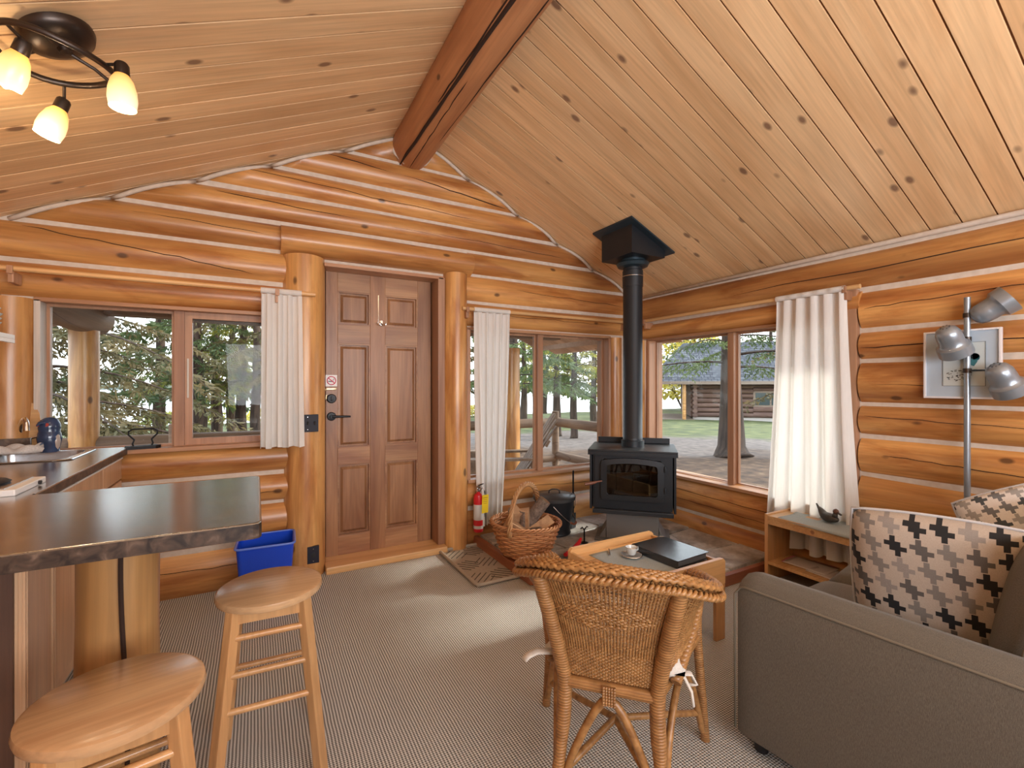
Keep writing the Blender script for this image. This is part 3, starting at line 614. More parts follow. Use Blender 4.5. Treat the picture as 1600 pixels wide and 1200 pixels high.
def conifer(x, y, H, r, z0, Lmax, nb, leaf, label, seed, droop=.45, dens=1.0, lean=0, flare=1.6, bl=.16):
    rr = random.Random(seed); gb = gz(x, y) - .05
    root = empty('conifer_tree', (x, y, gb), label=label, cat='tree', group='conifers around the cabin')
    g = G(); pts = []; rs = []
    for i in range(11):
        t = i / 10; pts.append((lean * t * H * .1 + .04 * sin(t * 9 + seed), .04 * cos(t * 7 + seed), H * t)); rs.append(r * (flare if i == 0 else 1) * (1 - .8 * t) * (1.15 if i == 1 else 1))
    pts.insert(1, (0, 0, .3)); rs.insert(1, r * (1 + (flare - 1) * .28)); pts.insert(1, (0, 0, .12)); rs.insert(1, r * (1 + (flare - 1) * .6))
    g.tube(pts, rs, 10); g.ob('trunk', TRUNK, root, smooth='all')
    F_ = G(); Bh = G()
    for b in range(nb):
        t = (b + rr.random() * .6) / nb; z = z0 - gb + (H - z0 + gb) * t ** 1.15; L = Lmax * (1 - .82 * t) * rr.uniform(.75, 1.1); az = b * 2.399 + rr.uniform(-.4, .4)
        dx, dy = cos(az), sin(az); px, py = -dy, dx; path = []
        k = 9
        for i in range(k + 1):
            q = i / k; path.append(Vector((dx * L * q + px * .06 * sin(q * 5 + b), dy * L * q + py * .06 * sin(q * 5 + b), z + L * (.12 * q - droop * q * q))))
        Bh.tube(path, [max(.022 * (1 - q_ / k) * (L / 2.5), .004) for q_ in range(k + 1)], 4, cap=False)
        nt = int(max(8, L * 12 * dens))
        for i in range(nt):
            q = .12 + .88 * (i + rr.random() * .5) / nt; f = q * k; i0 = min(int(f), k - 1); p = path[i0].lerp(path[i0 + 1], f - i0)
            sgn = 1 if i % 2 else -1; tl_ = (.22 + .30 * (1 - q) * L * .6) * rr.uniform(.6, 1.2)
            d = Vector((dx * .55 + px * sgn * .8, dy * .55 + py * sgn * .8, -.25 - rr.random() * .35)).normalized()
            m_ = int(max(4, tl_ / .05))
            for j in range(m_):
                c = p + d * (tl_ * (j + .5) / m_)
                for e in range(2):
                    o = Vector((rr.uniform(-1, 1), rr.uniform(-1, 1), rr.uniform(-.9, .35))).normalized(); dd = (d * .9 + o * .8).normalized()
                    s_ = dd.cross(Vector((rr.uniform(-1, 1), rr.uniform(-1, 1), .6))).normalized() * bl * .13
                    a = c; z_ = c + dd * bl * rr.uniform(.6, 1.1); mid = (a + z_) / 2; n = len(F_.v)
                    F_.v += [tuple(a), tuple(mid + s_), tuple(z_), tuple(mid - s_)]; F_.f.append((n, n + 1, n + 2, n + 3))
    Bh.ob('branch_framework', TRUNK, root, kind='stuff'); F_.ob('foliage', leaf, root, kind='stuff')
    return root
conifer(-6.9, 6.6, 9, .16, .25, 4.6, 64, SPRUCEB, 'big spruce sweeping its drooping branches past the porch post', 1, droop=.42, dens=1.1, bl=.15)
conifer(-9.6, 9.5, 10, .16, .2, 3.2, 40, SPRUCEB, 'spruce in the left pane beyond the porch corner post', 2, dens=.9, bl=.18)
for i, (x, y, r, z0, lf, lb) in enumerate((
    (-4.72, 10.9, .19, 1.1, SPRUCE, 'thick trunked conifer first seen in the opening kitchen sash'), (-4.42, 13.0, .15, 1.2, SPRUCEB, 'browning conifer behind the thick trunk at the kitchen sash'),
    (-4.17, 16.3, .15, 1.5, OLIVE, 'olive conifer farther down toward the lake from the kitchen sash'), (-3.73, 11.6, .14, 1.2, OLIVE, 'yellow green conifer in the middle of the kitchen sash view'),
    (-3.40, 10.2, .12, 1.3, SPRUCEB, 'slim brownish conifer next to the kitchen curtain'))):
    conifer(x, y, 9, r, z0, 2.3, 44, lf, lb, 20 + i, droop=.4, dens=.8, flare=1.15, bl=.17)
for i, (x, y, r, z0, L, lf, lb) in enumerate((
    (2.15, 6.3, .14, 1.3, 2.0, SPRUCE, 'dark conifer behind the porch chair beside the log post'), (5.9, 9.9, .14, 1.3, 2.4, SPRUCE, 'green conifer above the back of the porch chair'),
    (5.9, 8.9, .12, 1.7, 2.2, OLIVE, 'straight bare stemmed conifer beyond the porch railing'), (10.2, 13.2, .16, 1.4, 2.6, SPRUCEB, 'conifer nearest the corner post seen through the porch window'),
    (9.0, 17.5, .18, 1.2, 3, OLIVE, 'distant olive conifer near the lake edge'))):
    conifer(x, y, 9, r, z0, L, 40, lf, lb, 40 + i, droop=.35, dens=.7, flare=1.2, bl=.18)
conifer(6.55, 3.55, 11, .24, 1.7, 3.7, 44, SPRUCE, 'large rough barked conifer with flared roots in front of the neighbouring cabin', 60, droop=.3, dens=.75, flare=2.0, bl=.13)
conifer(9.5, 2.4, 10, .16, 1.1, 2.8, 30, SPRUCEB, 'browning conifer between the big trunk and the window curtain', 61, droop=.4, dens=.8, bl=.16)
conifer(30, 24, 13, .25, 1.5, 4, 24, SPRUCE, 'tall conifer rising behind the neighbouring cabin roof', 62, dens=.4, bl=.5)
for i, (x, y, H, r, lf, lb) in enumerate((
    (3.2, 20.5, 12, .16, SPRUCE, 'far dark conifer on the lake bank left of the porch chair'), (7.6, 22.5, 12, .16, SPRUCEB, 'far brownish conifer on the lake bank behind the chair back'),
    (12.5, 19.5, 13, .18, SPRUCE, 'far conifer on the lake bank behind the railing'), (15.5, 25.5, 13, .18, OLIVE, 'far olive conifer beyond the lawn toward the corner post'),
    (20.5, 31, 14, .2, SPRUCE, 'tall dark conifer left of the neighbouring cabin'), (38, 22, 15, .22, SPRUCEB, 'tall brownish conifer behind the right of the cabin roof'),
    (-12.5, 14.0, 11, .18, SPRUCE, 'far conifer left of the porch corner post'), (-6.2, 15.5, 11, .17, SPRUCE, 'dark conifer behind the sweeping spruce branches'))):
    conifer(x, y, H, r, .9, 3.2, 34, lf, lb, 80 + i, droop=.3, dens=.42, flare=1.2, bl=.36)
def leafy(x, y, H, W, mat, label, name, seed, n=1500, s=.16):
    rr = random.Random(seed); root = empty(name, (x, y, gz(x, y)), label=label, cat='shrub' if H < 3 else 'tree'); g = G()
    for i in range(7):
        a = rr.uniform(0, 6.3); g.tube([(0, 0, 0), (cos(a) * W * .2, sin(a) * W * .2, H * .4), (cos(a) * W * .4, sin(a) * W * .4, H * .85)], [.05, .03, .01], 5)
    g.ob('stem', TRUNK, root); F_ = G()
    for i in range(n):
        a = rr.uniform(0, 6.3); q = sqrt(rr.random()) * W * .5; z = H * (.15 + .85 * rr.random()); q *= (1 - (z / H - .55) ** 2 * 1.6)
        c = Vector((cos(a) * q, sin(a) * q, z)); o = Vector((rr.uniform(-1, 1), rr.uniform(-1, 1), rr.uniform(-1, 1))).normalized() * s; p = o.orthogonal().normalized() * s * .6
        k = len(F_.v); F_.v += [tuple(c - o), tuple(c + p), tuple(c + o), tuple(c - p)]; F_.f.append((k, k + 1, k + 2, k + 3))
    F_.ob('foliage', mat, root, kind='stuff')
leafy(27.5, 23.0, 6.5, 7, YELLOW, 'yellow leaved birch beside the neighbouring cabin porch', 'birch_tree', 1, 2500, .2)
leafy(25.0, 27.5, 4.2, 6.0, YELLOW, 'golden shrubs beyond the cabin porch posts', 'golden_shrub', 2, 1800, .16)
for i, (x, y, m_, lb) in enumerate(((3.5, 22, OLIVE, 'low olive bush by the lake seen left of the porch chair'), (9.5, 24, YELLOW, 'yellowing bush by the lake behind the railing'), (-6.5, 24, OLIVE, 'low green bush on the lake shore in the kitchen view'), (-2.5, 25, YELLOW, 'pale grass clump on the shore behind the kitchen sash'))): leafy(x, y, .7, 4.0, m_, lb, 'shore_bush', 5 + i, 900, .10)

# ---- porch
pd = empty('porch_deck', (0, 0, 0), label='weathered plank porch deck outside the log wall', cat='deck')
g = G().box((-5.3, 0, -.03), (.55, .138, 0)); d0 = g.ob('plank', GREYD, pd, (0, .13, -.05))
for i in range(1, 14): o = d0.copy(); C.objects.link(o); o.location = (0, .13 + i * .144, -.05)
G().box((-5.2, .14, -.33), (.45, .2, -.085)).box((-5.2, 1.95, -.33), (.45, 2.05, -.085)).ob('joist', GREYD, pd)
for x, r, lb in ((-4.70, .105, 'honey coloured log porch post seen through the kitchen window'), (-.43, .12, 'log porch post behind the voile curtain of the porch window')):
    t = empty('porch_post', (x, 1.8, -.05), label=lb, cat='post'); post(t, 0, 0, 1.85, 0, r, r, mat=POST, name='log')
G().tube([(.28, 1.8, -.05), (.28, 1.8, .95)], .05, 12).ob('railing_post', GREYW, smooth=True, label='short grey corner post joining the porch rails', cat='post')
G().tube([(.28, .75, -.05), (.28, .75, .42)], .045, 12).ob('railing_post', GREYW, smooth=True, label='stub post under the low side rail', cat='post')
def rail(a, b, r, lb):
    L = (Vector(b) - Vector(a)).length; g = G(); log_mesh(g, L, r, r, 14); rz = atan2(b[1] - a[1], b[0] - a[0]); g.ob('log_rail', GREYW, None, a, (0, 0, rz), smooth=True, label=lb, cat='rail')
rail((-5.3, 1.8, .80), (.35, 1.8, .80), .062, 'grey log top rail across the back of the porch')
rail((-5.3, 1.8, .30), (.35, 1.8, .30), .055, 'grey log lower rail across the back of the porch')
rail((.30, 1.85, .80), (.30, .15, .80), .062, 'grey log top rail along the side of the porch')
rail((.30, 1.85, .34), (.30, .15, .34), .055, 'grey log lower rail along the side of the porch')
G().box((-.065, -.03, 0), (.065, .03, .30), ch=.006).ob('baluster_block', GREYD, None, (-4.02, 1.712, .66), label='square grey timber block fixed to the porch rail', cat='post')
t = empty('plate_log', (-4.70, .12, 1.93), label='weathered log end resting on the porch corner post', cat='log')
g = G(); log_mesh(g, 1.95, .155, .15, 28); g.ob('log', GREYW, t, rot=(0, 0, pi / 2), smooth=True)
G().box((-4.55, 1.7, 1.94), (.3, 1.86, 2.1), ch=.01).ob('porch_beam', GREYD, label='flat weathered header beam over the porch opening', cat='beam')
pr_ = empty('porch_roof', kind='structure'); first = True
sm = G().box((0, .002, 0), (3.2 / cos(AN), .158, .02), ch=.004)
for sg in (1, -1):
    for i in range(16):
        if first: o = sm.ob('plank', SOFFIT, pr_); first = False; so = o
        else: o = so.copy(); C.objects.link(o)
        y = .1 + i * .16
        if sg == 1: o.rotation_euler = (0, AN, 0); o.location = (XR, y, ZR)
        else: o.rotation_euler = (0, AN, pi); o.location = (XR, y + .16, ZR)
g = G()
for sg in (-1, 1):
    x1 = XR + sg * 3.2; z1 = ZR - SL * 3.2
    g.add([(XR, .08, ZR + .03), (x1, .08, z1 + .03), (x1, 2.7, z1 + .03), (XR, 2.7, ZR + .03), (XR, .08, ZR + .12), (x1, .08, z1 + .12), (x1, 2.7, z1 + .12), (XR, 2.7, ZR + .12)], [(0, 1, 2, 3), (4, 7, 6, 5), (0, 4, 5, 1), (1, 5, 6, 2), (2, 6, 7, 3), (3, 7, 4, 0)])
g.ob('roof_deck', GREYD, pr_)
ze = ZR - SL * 2.95
G().box((.60, -6.2, ze - .06), (.64, 2.72, ze + .09), ch=.004).ob('fascia_board', FASC, pr_)
G().box((-5.30, -6.2, ze - .06), (-5.26, 2.72, ze + .09), ch=.004).ob('fascia_board', FASC, pr_)
for sg in (-1, 1): G().beam((XR, 2.68, ZR - .01), (XR + sg * 2.97, 2.68, ze - .01), .04, .15, .004).ob('fascia_board', FASC, pr_)
for sg in (): G().beam((XR + .1, 1.78, ZR - .12), (XR + sg * 2.9, 1.78, ze - .02), .12, .13, .02).ob('rafter', GREYW, pr_)

# ---- adirondack chair on the porch (local: faces -y)
ac = empty('adirondack_chair', (-.86, 1.12, -.05), radians(-113), label='weathered wooden slatted garden chair with a fan back on the porch', cat='chair')
for sgn in (-1, 1):
    G().beam((sgn * .27, -.42, .36), (sgn * .27, .46, .10), .03, .12, .004, up=(0, 0, 1)).ob('side_rail', GREYD, ac)
    G().box((sgn * .30 - .014, -.42, 0), (sgn * .30 + .014, -.32, .55), ch=.003).ob('front_leg', GREYD, ac)
    G().prism([(sgn * .24, -.48), (sgn * .38, -.48), (sgn * .39, -.36), (sgn * .34, .35), (sgn * .27, .35)], .55, .575).ob('armrest', GREYD, ac)
    G().beam((sgn * .30, .32, .56), (sgn * .27, .38, .10), .05, .028, .003, up=(1, 0, 0)).ob('arm_support', GREYD, ac)
for i in range(6): G().cbox((0, -.40 + i * .088, .425 - i * .026), (.56, .075, .02), (radians(-16), 0, 0), .003).ob('seat_slat', GREYD, ac)
for i in range(7):
    q = i - 3; G().beam((q * .072, .10, .30), (q * .092, .56 - .004 * q * q, 1.04 - .014 * q * q), .070, .018, .003, up=(0, 1, 0)).ob('back_slat', GREYD, ac)
G().cbox((0, .21, .40), (.56, .03, .08), (radians(-30), 0, 0), .003).ob('back_brace', GREYD, ac)
G().cbox((0, .42, .73), (.64, .03, .08), (radians(-30), 0, 0), .003).ob('back_brace', GREYD, ac)

# ---- neighbouring cabin (local x to the right across the view, y away)
DARKLOG = wood('old_cabin_log', (.20, .115, .085), (.12, .065, .05), 0, .85, .2, 1)
FOUND = plain('pale_foundation', (.52, .46, .42), .9)
cb = empty('log_cabin', (17.3, 16.6, -.95), radians(-43), label='dark log cabin with grey shingled roof across the lawn', cat='building')
E0, RZ_ = 2.32, 4.85; W_ = 16
g = G().add([(0, -.6, E0), (W_, -.6, E0), (W_ - 2.6, 3.4, RZ_), (2.2, 3.4, RZ_), (0, -.6, E0 + .12), (W_, -.6, E0 + .12), (W_ - 2.6, 3.4, RZ_ + .12), (2.2, 3.4, RZ_ + .12)], [(0, 1, 2, 3), (4, 7, 6, 5), (0, 4, 5, 1), (1, 5, 6, 2), (2, 6, 7, 3), (3, 7, 4, 0)])
g.ob('roof', SHING, cb)
G().add([(0, -.6, E0), (2.2, 3.4, RZ_), (0, 7.4, E0), (0, -.6, E0 + .12), (2.2, 3.4, RZ_ + .12), (0, 7.4, E0 + .12), (W_, 7.4, E0), (W_ - 2.6, 3.4, RZ_), (W_, 7.4, E0 + .12), (W_ - 2.6, 3.4, RZ_ + .12)], [(0, 1, 2), (3, 5, 4), (0, 3, 4, 1), (0, 2, 5, 3), (1, 4, 9, 7), (2, 6, 7, 1), (5, 4, 9, 8)]).ob('roof', SHING, cb)
G().box((-.05, -.68, E0 - .06), (W_, -.6, E0 + .12)).ob('fascia_board', WHITE if False else GREYD, cb)
for x, y in ((.45, -.3), (.75, 3.0), (1.85, -.3)): G().tube([(x, y, .1), (x, y, E0)], .11, 10).ob('porch_post', POST, cb, smooth=True)
G().box((.2, -.4, -.2), (2.4, 5, .22)).ob('porch_floor', GREYD, cb)
def cabin_logs(x0, x1, z0, z1, name='log'):
    n = max(1, round((z1 - z0) / .27)); h = (z1 - z0) / n
    for i in range(n):
        g = G(); log_mesh(g, x1 - x0, .14, h / 2, 12); g.ob(name, DARKLOG, cb, (x0, .1, z0 + h * (i + .5)), smooth=True)
cabin_logs(2.25, 5.6, .35, 2.27); cabin_logs(5.6, 7.4, .35, 1.0); cabin_logs(5.6, 7.4, 1.85, 2.27); cabin_logs(7.4, 16, .35, 2.27)
G().box((2.4, .1, .0), (15.8, .3, .36)).ob('foundation', FOUND, cb)
G().box((2.4, .15, .3), (15.8, 6.6, 2.3)).ob('wall', DARKLOG, cb)
for i in range(8): G().tube([(2.45, -.35, .47 + i * .24), (2.45, .3, .47 + i * .24)], .13, 10).ob('log_end', DARKLOG, cb, smooth=True)
wf_ = G().box((5.6, .02, .98), (7.4, .1, 1.88)).ob('window', GREYD, cb); G().box((5.72, .0, 1.08), (6.45, .04, 1.78)).box((6.55, .0, 1.08), (7.28, .04, 1.78)).ob('pane', plain('dark_window_glass', (.05, .07, .07), .08), wf_)
G().box((6.9, .0, 1.1), (7.0, .02, 1.75)).ob('window_curtain', WHITE, cb)

# ================================================================ STOVE CORNER
def area(P): return abs(sum(P[i][0] * P[(i + 1) % len(P)][1] - P[(i + 1) % len(P)][0] * P[i][1] for i in range(len(P)))) / 2
def split_poly(P, rr, amax):
    if area(P) < amax or len(P) < 3: return [P]
    n = len(P); L = [math.dist(P[i], P[(i + 1) % n]) for i in range(n)]; i = max(range(n), key=lambda k: L[k]); t = rr.uniform(.38, .62)
    a = [P[i][k] + (P[(i + 1) % n][k] - P[i][k]) * t for k in (0, 1)]
    e = [P[(i + 1) % n][k] - P[i][k] for k in (0, 1)]; an = atan2(e[1], e[0]) + pi / 2 + rr.uniform(-.35, .35); nx, ny = -sin(an), cos(an)
    s = [(p[0] - a[0]) * nx + (p[1] - a[1]) * ny for p in P]; A, B = [], []
    for j in range(n):
        p, q = P[j], P[(j + 1) % n]
        (A if s[j] >= 0 else B).append(tuple(p))
        if s[j] * s[(j + 1) % n] < 0: u = s[j] / (s[j] - s[(j + 1) % n]); c = (p[0] + (q[0] - p[0]) * u, p[1] + (q[1] - p[1]) * u); A.append(c); B.append(c)
    return split_poly(A, rr, amax) + split_poly(B, rr, amax)
HP = [(-1.775, -.055), (-1.775, -.93), (-1.0, -1.56), (-.055, -1.56), (-.055, -.055)]
he = empty('hearth', (0, 0, 0), label='raised flagstone hearth with reddish timber edge under the wood stove', cat='hearth')
G().prism([(x, y) for x, y in HP], .002, .058).ob('bed', CHINK, he)
REDW = wood('hearth_edge_board', (.34, .125, .06), (.23, .075, .04), 0, .4, 0, 0)
for a, b in ((HP[0], HP[1]), (HP[1], HP[2]), (HP[2], HP[3])):
    a_, b_ = Vector((*a, .034)), Vector((*b, .034)); L = (b_ - a_).length; rz = atan2(b[1] - a[1], b[0] - a[0])
    G().box((-.012, -.03, -.032), (L + .012, .008, .04), ch=.004).ob('edge_board', REDW, he, a_, (0, 0, rz))
rs_ = random.Random(21)
inner = [(-1.755, -.057), (-1.755, -.915), (-.985, -1.54), (-.057, -1.54), (-.057, -.057)]
for P in split_poly(inner, rs_, .17):
    if area(P) < .004: continue
    cx = sum(p[0] for p in P) / len(P); cy = sum(p[1] for p in P) / len(P); Q = []
    n = len(P)
    for i in range(n):
        p, q = P[i], P[(i + 1) % n]; m_ = max(1, int(math.dist(p, q) / .12))
        for k in range(m_):
            t = k / m_; x = p[0] + (q[0] - p[0]) * t; y = p[1] + (q[1] - p[1]) * t; j = .006 if k else .0; d = math.hypot(cx - x, cy - y)
            ins = .009 + rs_.uniform(0, j); Q.append((x + (cx - x) / d * ins - cx, y + (cy - y) / d * ins - cy))
    z1 = .075 + rs_.uniform(0, .008); g = G(); n = len(Q)
    ar = sum(Q[i][0] * Q[(i + 1) % n][1] - Q[(i + 1) % n][0] * Q[i][1] for i in range(n))
    if ar < 0: Q = Q[::-1]
    v = [(x, y, .05) for x, y in Q] + [(x, y, z1 - .006) for x, y in Q] + [(x * .97, y * .97, z1) for x, y in Q]
    f = [tuple(range(2 * n, 3 * n))] + [(i, (i + 1) % n, n + (i + 1) % n, n + i) for i in range(n)] + [(n + i, n + (i + 1) % n, 2 * n + (i + 1) % n, 2 * n + i) for i in range(n)]
    g.add(v, f).ob('stone', STONE, he, (cx, cy, 0))

ZH = .084
st = empty('wood_stove', (-.66, -.70, ZH), -pi / 4, label='black steel wood stove with glass door on the stone hearth in the corner', cat='stove')
z0, z1 = .27, .72
g = G().box((-.30, -.235, z0), (-.285, .2, z1)).box((.285, -.235, z0), (.30, .2, z1)).box((-.285, .185, z0), (.285, .2, z1)).box((-.285, -.235, z0), (.285, .185, z0 + .015))
g.box((-.285, -.25, z0), (-.215, -.235, z1)).box((.215, -.25, z0), (.285, -.235, z1)).box((-.215, -.25, z0), (.215, -.235, z0 + .09)).box((-.215, -.25, z1 - .06), (.215, -.235, z1)); g.ob('body', BLACKM, st)
G().box((-.325, -.25, z0 - .01), (-.308, .20, z1), ch=.003).box((.308, -.25, z0 - .01), (.325, .20, z1), ch=.003).ob('side_shield', BLACKM, st)
G().box((-.335, -.285, z1), (.335, .225, z1 + .014), ch=.003).box((-.335, -.285, z1 - .028), (.335, -.275, z1)).ob('top_plate', BLACKM, st)
G().box((-.30, .20, z1 + .014), (.30, .222, z1 + .062), ch=.004).ob('rear_heat_shield', BLACKM, st)
def arch_poly(w_, za, zb, cam_=.018, r=.03):
    P = [(-w_ + r, za)]
    for a in range(0, 4): P.append((w_ - r + r * sin(a * pi / 6), za + r - r * cos(a * pi / 6)))
    for a in range(0, 4): P.append((w_ - r + r * cos(a * pi / 6), zb - r + r * sin(a * pi / 6)))
    for i in range(1, 10): t = 1 - 2 * i / 10; P.append(((w_ - r) * t, zb + cam_ * (1 - t * t)))
    for a in range(0, 4): P.append((-w_ + r - r * sin(a * pi / 6), zb - r + r * cos(a * pi / 6)))
    for a in range(0, 4): P.append((-w_ + r - r * cos(a * pi / 6), za + r - r * sin(a * pi / 6)))
    return P
def ring_prism(g, A, B, y0, y1):
    n = len(A); v = [(x, y0, z) for x, z in A] + [(x, y0 - .004, z) for x, z in B] + [(x, y1, z) for x, z in A] + [(x, y1, z) for x, z in B]; f = []
    for i in range(n): j = (i + 1) % n; f += [(i, j, n + j, n + i), (2 * n + i, 3 * n + i, 3 * n + j, 2 * n + j), (i, 2 * n + i, 2 * n + j, j), (n + i, n + j, 3 * n + j, 3 * n + i)]
    return g.add(v, f)
dA, dB = arch_poly(.235, z0 + .075, z1 - .065), arch_poly(.19, z0 + .115, z1 - .10, .014, .02)
sd = ring_prism(G(), dA, dB, -.285, -.25).ob('door', BLACKM, st, smooth=True)
G().add([(x, -.272, z) for x, z in dB], [tuple(range(len(dB)))]).ob('door_glass', STOVEG, sd)
G().tube([(-.225, -.29, .49), (-.27, -.31, .485)], .006, 8).tube([(-.265, -.31, .485), (-.30, -.33, .478), (-.35, -.35, .47)], [.008, .013, .011], 10).ob('door_handle', wood('stove_handle_wood', (.20, .08, .05), (.12, .05, .03), 0, .35, 0, 0), sd, smooth=True, label='turned brown wooden handle')
for z in (.44, .60): G().lathe([(.009, -.022), (.011, 0), (.009, .022)], 10, Matrix.Translation((.243, -.285, z))).ob('hinge', BLACKM, sd, smooth=True)
G().box((-.29, -.36, z0 - .012), (.30, -.25, z0 + .004), ch=.005).box((-.29, -.362, z0 - .012), (.30, -.352, z0 + .02), ch=.004).ob('ash_lip', BLACKM, st)
FBR = plain('firebrick', (.26, .20, .16), .9, 0, .15, 30)
for i in range(4):
    for k in range(2): G().box((-.28 + i * .14, .165, z0 + .02 + k * .2), (-.146 + i * .14, .183, z0 + .21 + k * .2), ch=.003).ob('firebrick', FBR, st)
G().lathe([(.03, -.17), (.034, -.16), (.034, .16), (.028, .17)], 9, Matrix.Translation((.02, -.05, z0 + .06)) @ Matrix.Rotation(pi / 2, 4, 'Y') @ Matrix.Rotation(.3, 4, 'X')).ob('burning_log', SPLIT, st, label='half burnt split log inside the firebox')
G().box((-.20, -.17, .014), (.20, .17, z0)).ob('pedestal', GREYS, st)
g = G()
for s_ in (-1, 1): g.add([(s_ * .205, -.16, .01), (s_ * .26, -.16, .01), (s_ * .205, -.16, .10), (s_ * .205, .16, .01), (s_ * .26, .16, .01), (s_ * .205, .16, .10)], [(0, 1, 2), (3, 5, 4), (1, 4, 5, 2), (0, 3, 4, 1), (0, 2, 5, 3)])
g.box((-.29, -.22, 0), (.29, .2, .012)); g.ob('pedestal_foot', GREYS, st)
G().box((-.09, -.262, z0 - .038), (-.02, -.255, z0 - .014)).box((-.115, -.26, z0 - .03), (-.10, -.25, z0 - .012)).ob('air_control', STEEL, st)
fl = empty('stove_pipe', (-.66, -.70, 0), label='tall round black stove pipe rising to the ceiling box', cat='pipe')
zt = ZH + z1 + .014
G().lathe([(.092, zt), (.092, zt + .05), (.080, zt + .052), (.080, zt + .075), (.0785, zt + .077), (.0785, 2.18)], 36).ob('pipe', BLACKP, fl, smooth=True)
G().lathe([(.083, 2.13), (.083, 2.26), (.077, 2.265), (.077, 2.30)], 36).ob('upper_sleeve', BLACKP, fl, smooth=True)
G().lathe([(.0842, 2.212), (.0842, 2.216)], 36).ob('clamp_band', STEEL, fl, smooth=True)
G().lathe([(.09, 2.285), (.12, 2.295), (.133, 2.318), (.125, 2.33), (.10, 2.335), (.10, 2.36)], 36).ob('collar', plain('blue_black_collar', (.035, .06, .08), .35, .5), fl, smooth=True)
cbx = empty('ceiling_support_box', (-.66, -.70, 0), label='black square chimney support box with flange fixed to the sloped ceiling', cat='box')
h = .178; zc = lambda x: roof(x - .66) - .004
g = G().add([(-h, -h, 2.352), (h, -h, 2.352), (h, h, 2.352), (-h, h, 2.352), (-h, -h, zc(-h)), (h, -h, zc(h)), (h, h, zc(h)), (-h, h, zc(-h))], [(0, 1, 2, 3), (4, 7, 6, 5), (0, 4, 5, 1), (1, 5, 6, 2), (2, 6, 7, 3), (3, 7, 4, 0)])
g.ob('box', BLACKP, cbx)
k = .232; G().add([(x, y, zc(x) - dz) for dz in (.012, 0) for x, y in ((-k, -k), (k, -k), (k, k), (-k, k))], [(0, 3, 2, 1), (4, 5, 6, 7), (0, 1, 5, 4), (1, 2, 6, 5), (2, 3, 7, 6), (3, 0, 4, 7)]).ob('flange', plain('blue_black_flange', (.03, .05, .07), .4, .4), cbx)

# ash bucket, shovel, brush
ab = empty('ash_bucket', (-1.19, -.33, ZH), label='black metal ash bucket with lid standing on the hearth', cat='bucket')
G().lathe([(0, .001), (.135, .001), (.14, .01), (.135, .02), (.138, .06), (.168, .295), (.172, .30), (.165, .302)], 40).ob('bucket_body', BLACKM, ab, smooth=True)
ld = G().lathe([(.178, .285), (.180, .31), (.172, .316), (.06, .328), (0, .330)], 40).ob('lid', plain('satin_black_lid', (.06, .065, .07), .35, .4), ab, smooth=True)
G().tube([(-.045, 0, .328), (-.042, 0, .352), (-.02, 0, .362), (.02, 0, .362), (.042, 0, .352), (.045, 0, .328)], .005, 8).ob('lid_handle', BLACKM, ld, smooth=True, rot=(0, 0, -.5))
G().tube([(.17 * cos(a), .17 * sin(a), .25 - .16 * sin((a - .4) / 2.6 * pi)) for a in [-2.4 + 2.6 * i / 14 for i in range(0)] ] or [(.165 * cos(-2.2 + 2.8 * i / 16) * 1.08, .165 * sin(-2.2 + 2.8 * i / 16) * 1.08, .26 - .17 * sin(pi * i / 16)) for i in range(17)], .0035, 6).ob('bail_wire', STEEL, ab, smooth=True)
G().tube([(.178 * cos(-2.2 + 2.8 * q / 16) * 1.02, .178 * sin(-2.2 + 2.8 * q / 16) * 1.02, .26 - .17 * sin(pi * q / 16)) for q in (5, 6, 7, 8, 9)], .009, 8).ob('bail_grip', REDW, ab, smooth=True, label='brown wooden bail grip')
sh = empty('ash_shovel', (-.985, -.32, ZH), .3, label='black hearth shovel standing upright against the ash bucket', cat='shovel')
G().box((-.008, -.004, .10), (.008, .004, .50), ch=.002).ob('handle', BLACKM, sh)
G().box((-.035, -.004, .0), (.035, .004, .13), ch=.003).ob('blade', BLACKM, sh)
G().tube([(.012, 0, .30), (.03, 0, .27), (.028, 0, .20), (.012, 0, .17)], .003, 6).ob('hanging_loop', STEEL, sh)
hb = empty('hearth_brush', (-1.34, -.80, ZH), radians(28), label='curved red hearth brush with black bristle end lying on the hearth', cat='brush')
G().tube([(-.13, 0, .03), (-.06, 0, .028), (.02, 0, .032), (.10, 0, .052), (.135, 0, .075)], [.016, .020, .020, .016, .008], 10, sq=.8).ob('handle', REDP, hb, smooth=True)
G().cbox((-.03, -.045, .016), (.15, .05, .03), (0, 0, 0), .008).ob('brush_head', BLACKR, hb)
pk = G().tube([(0, 0, .004), (0, 0, .10), (-.02, 0, .125), (-.035, 0, .115)], .006, 8).tube([(0, 0, .105), (.025, 0, .125), (.035, 0, .118)], .005, 8).lathe([(.03, 0), (.03, .004), (0, .008)], 12).ob('poker_stand', CAST, None, (-1.13, -.66, ZH), smooth=True, label='small forked black iron poker head on the hearth', cat='fire tool')

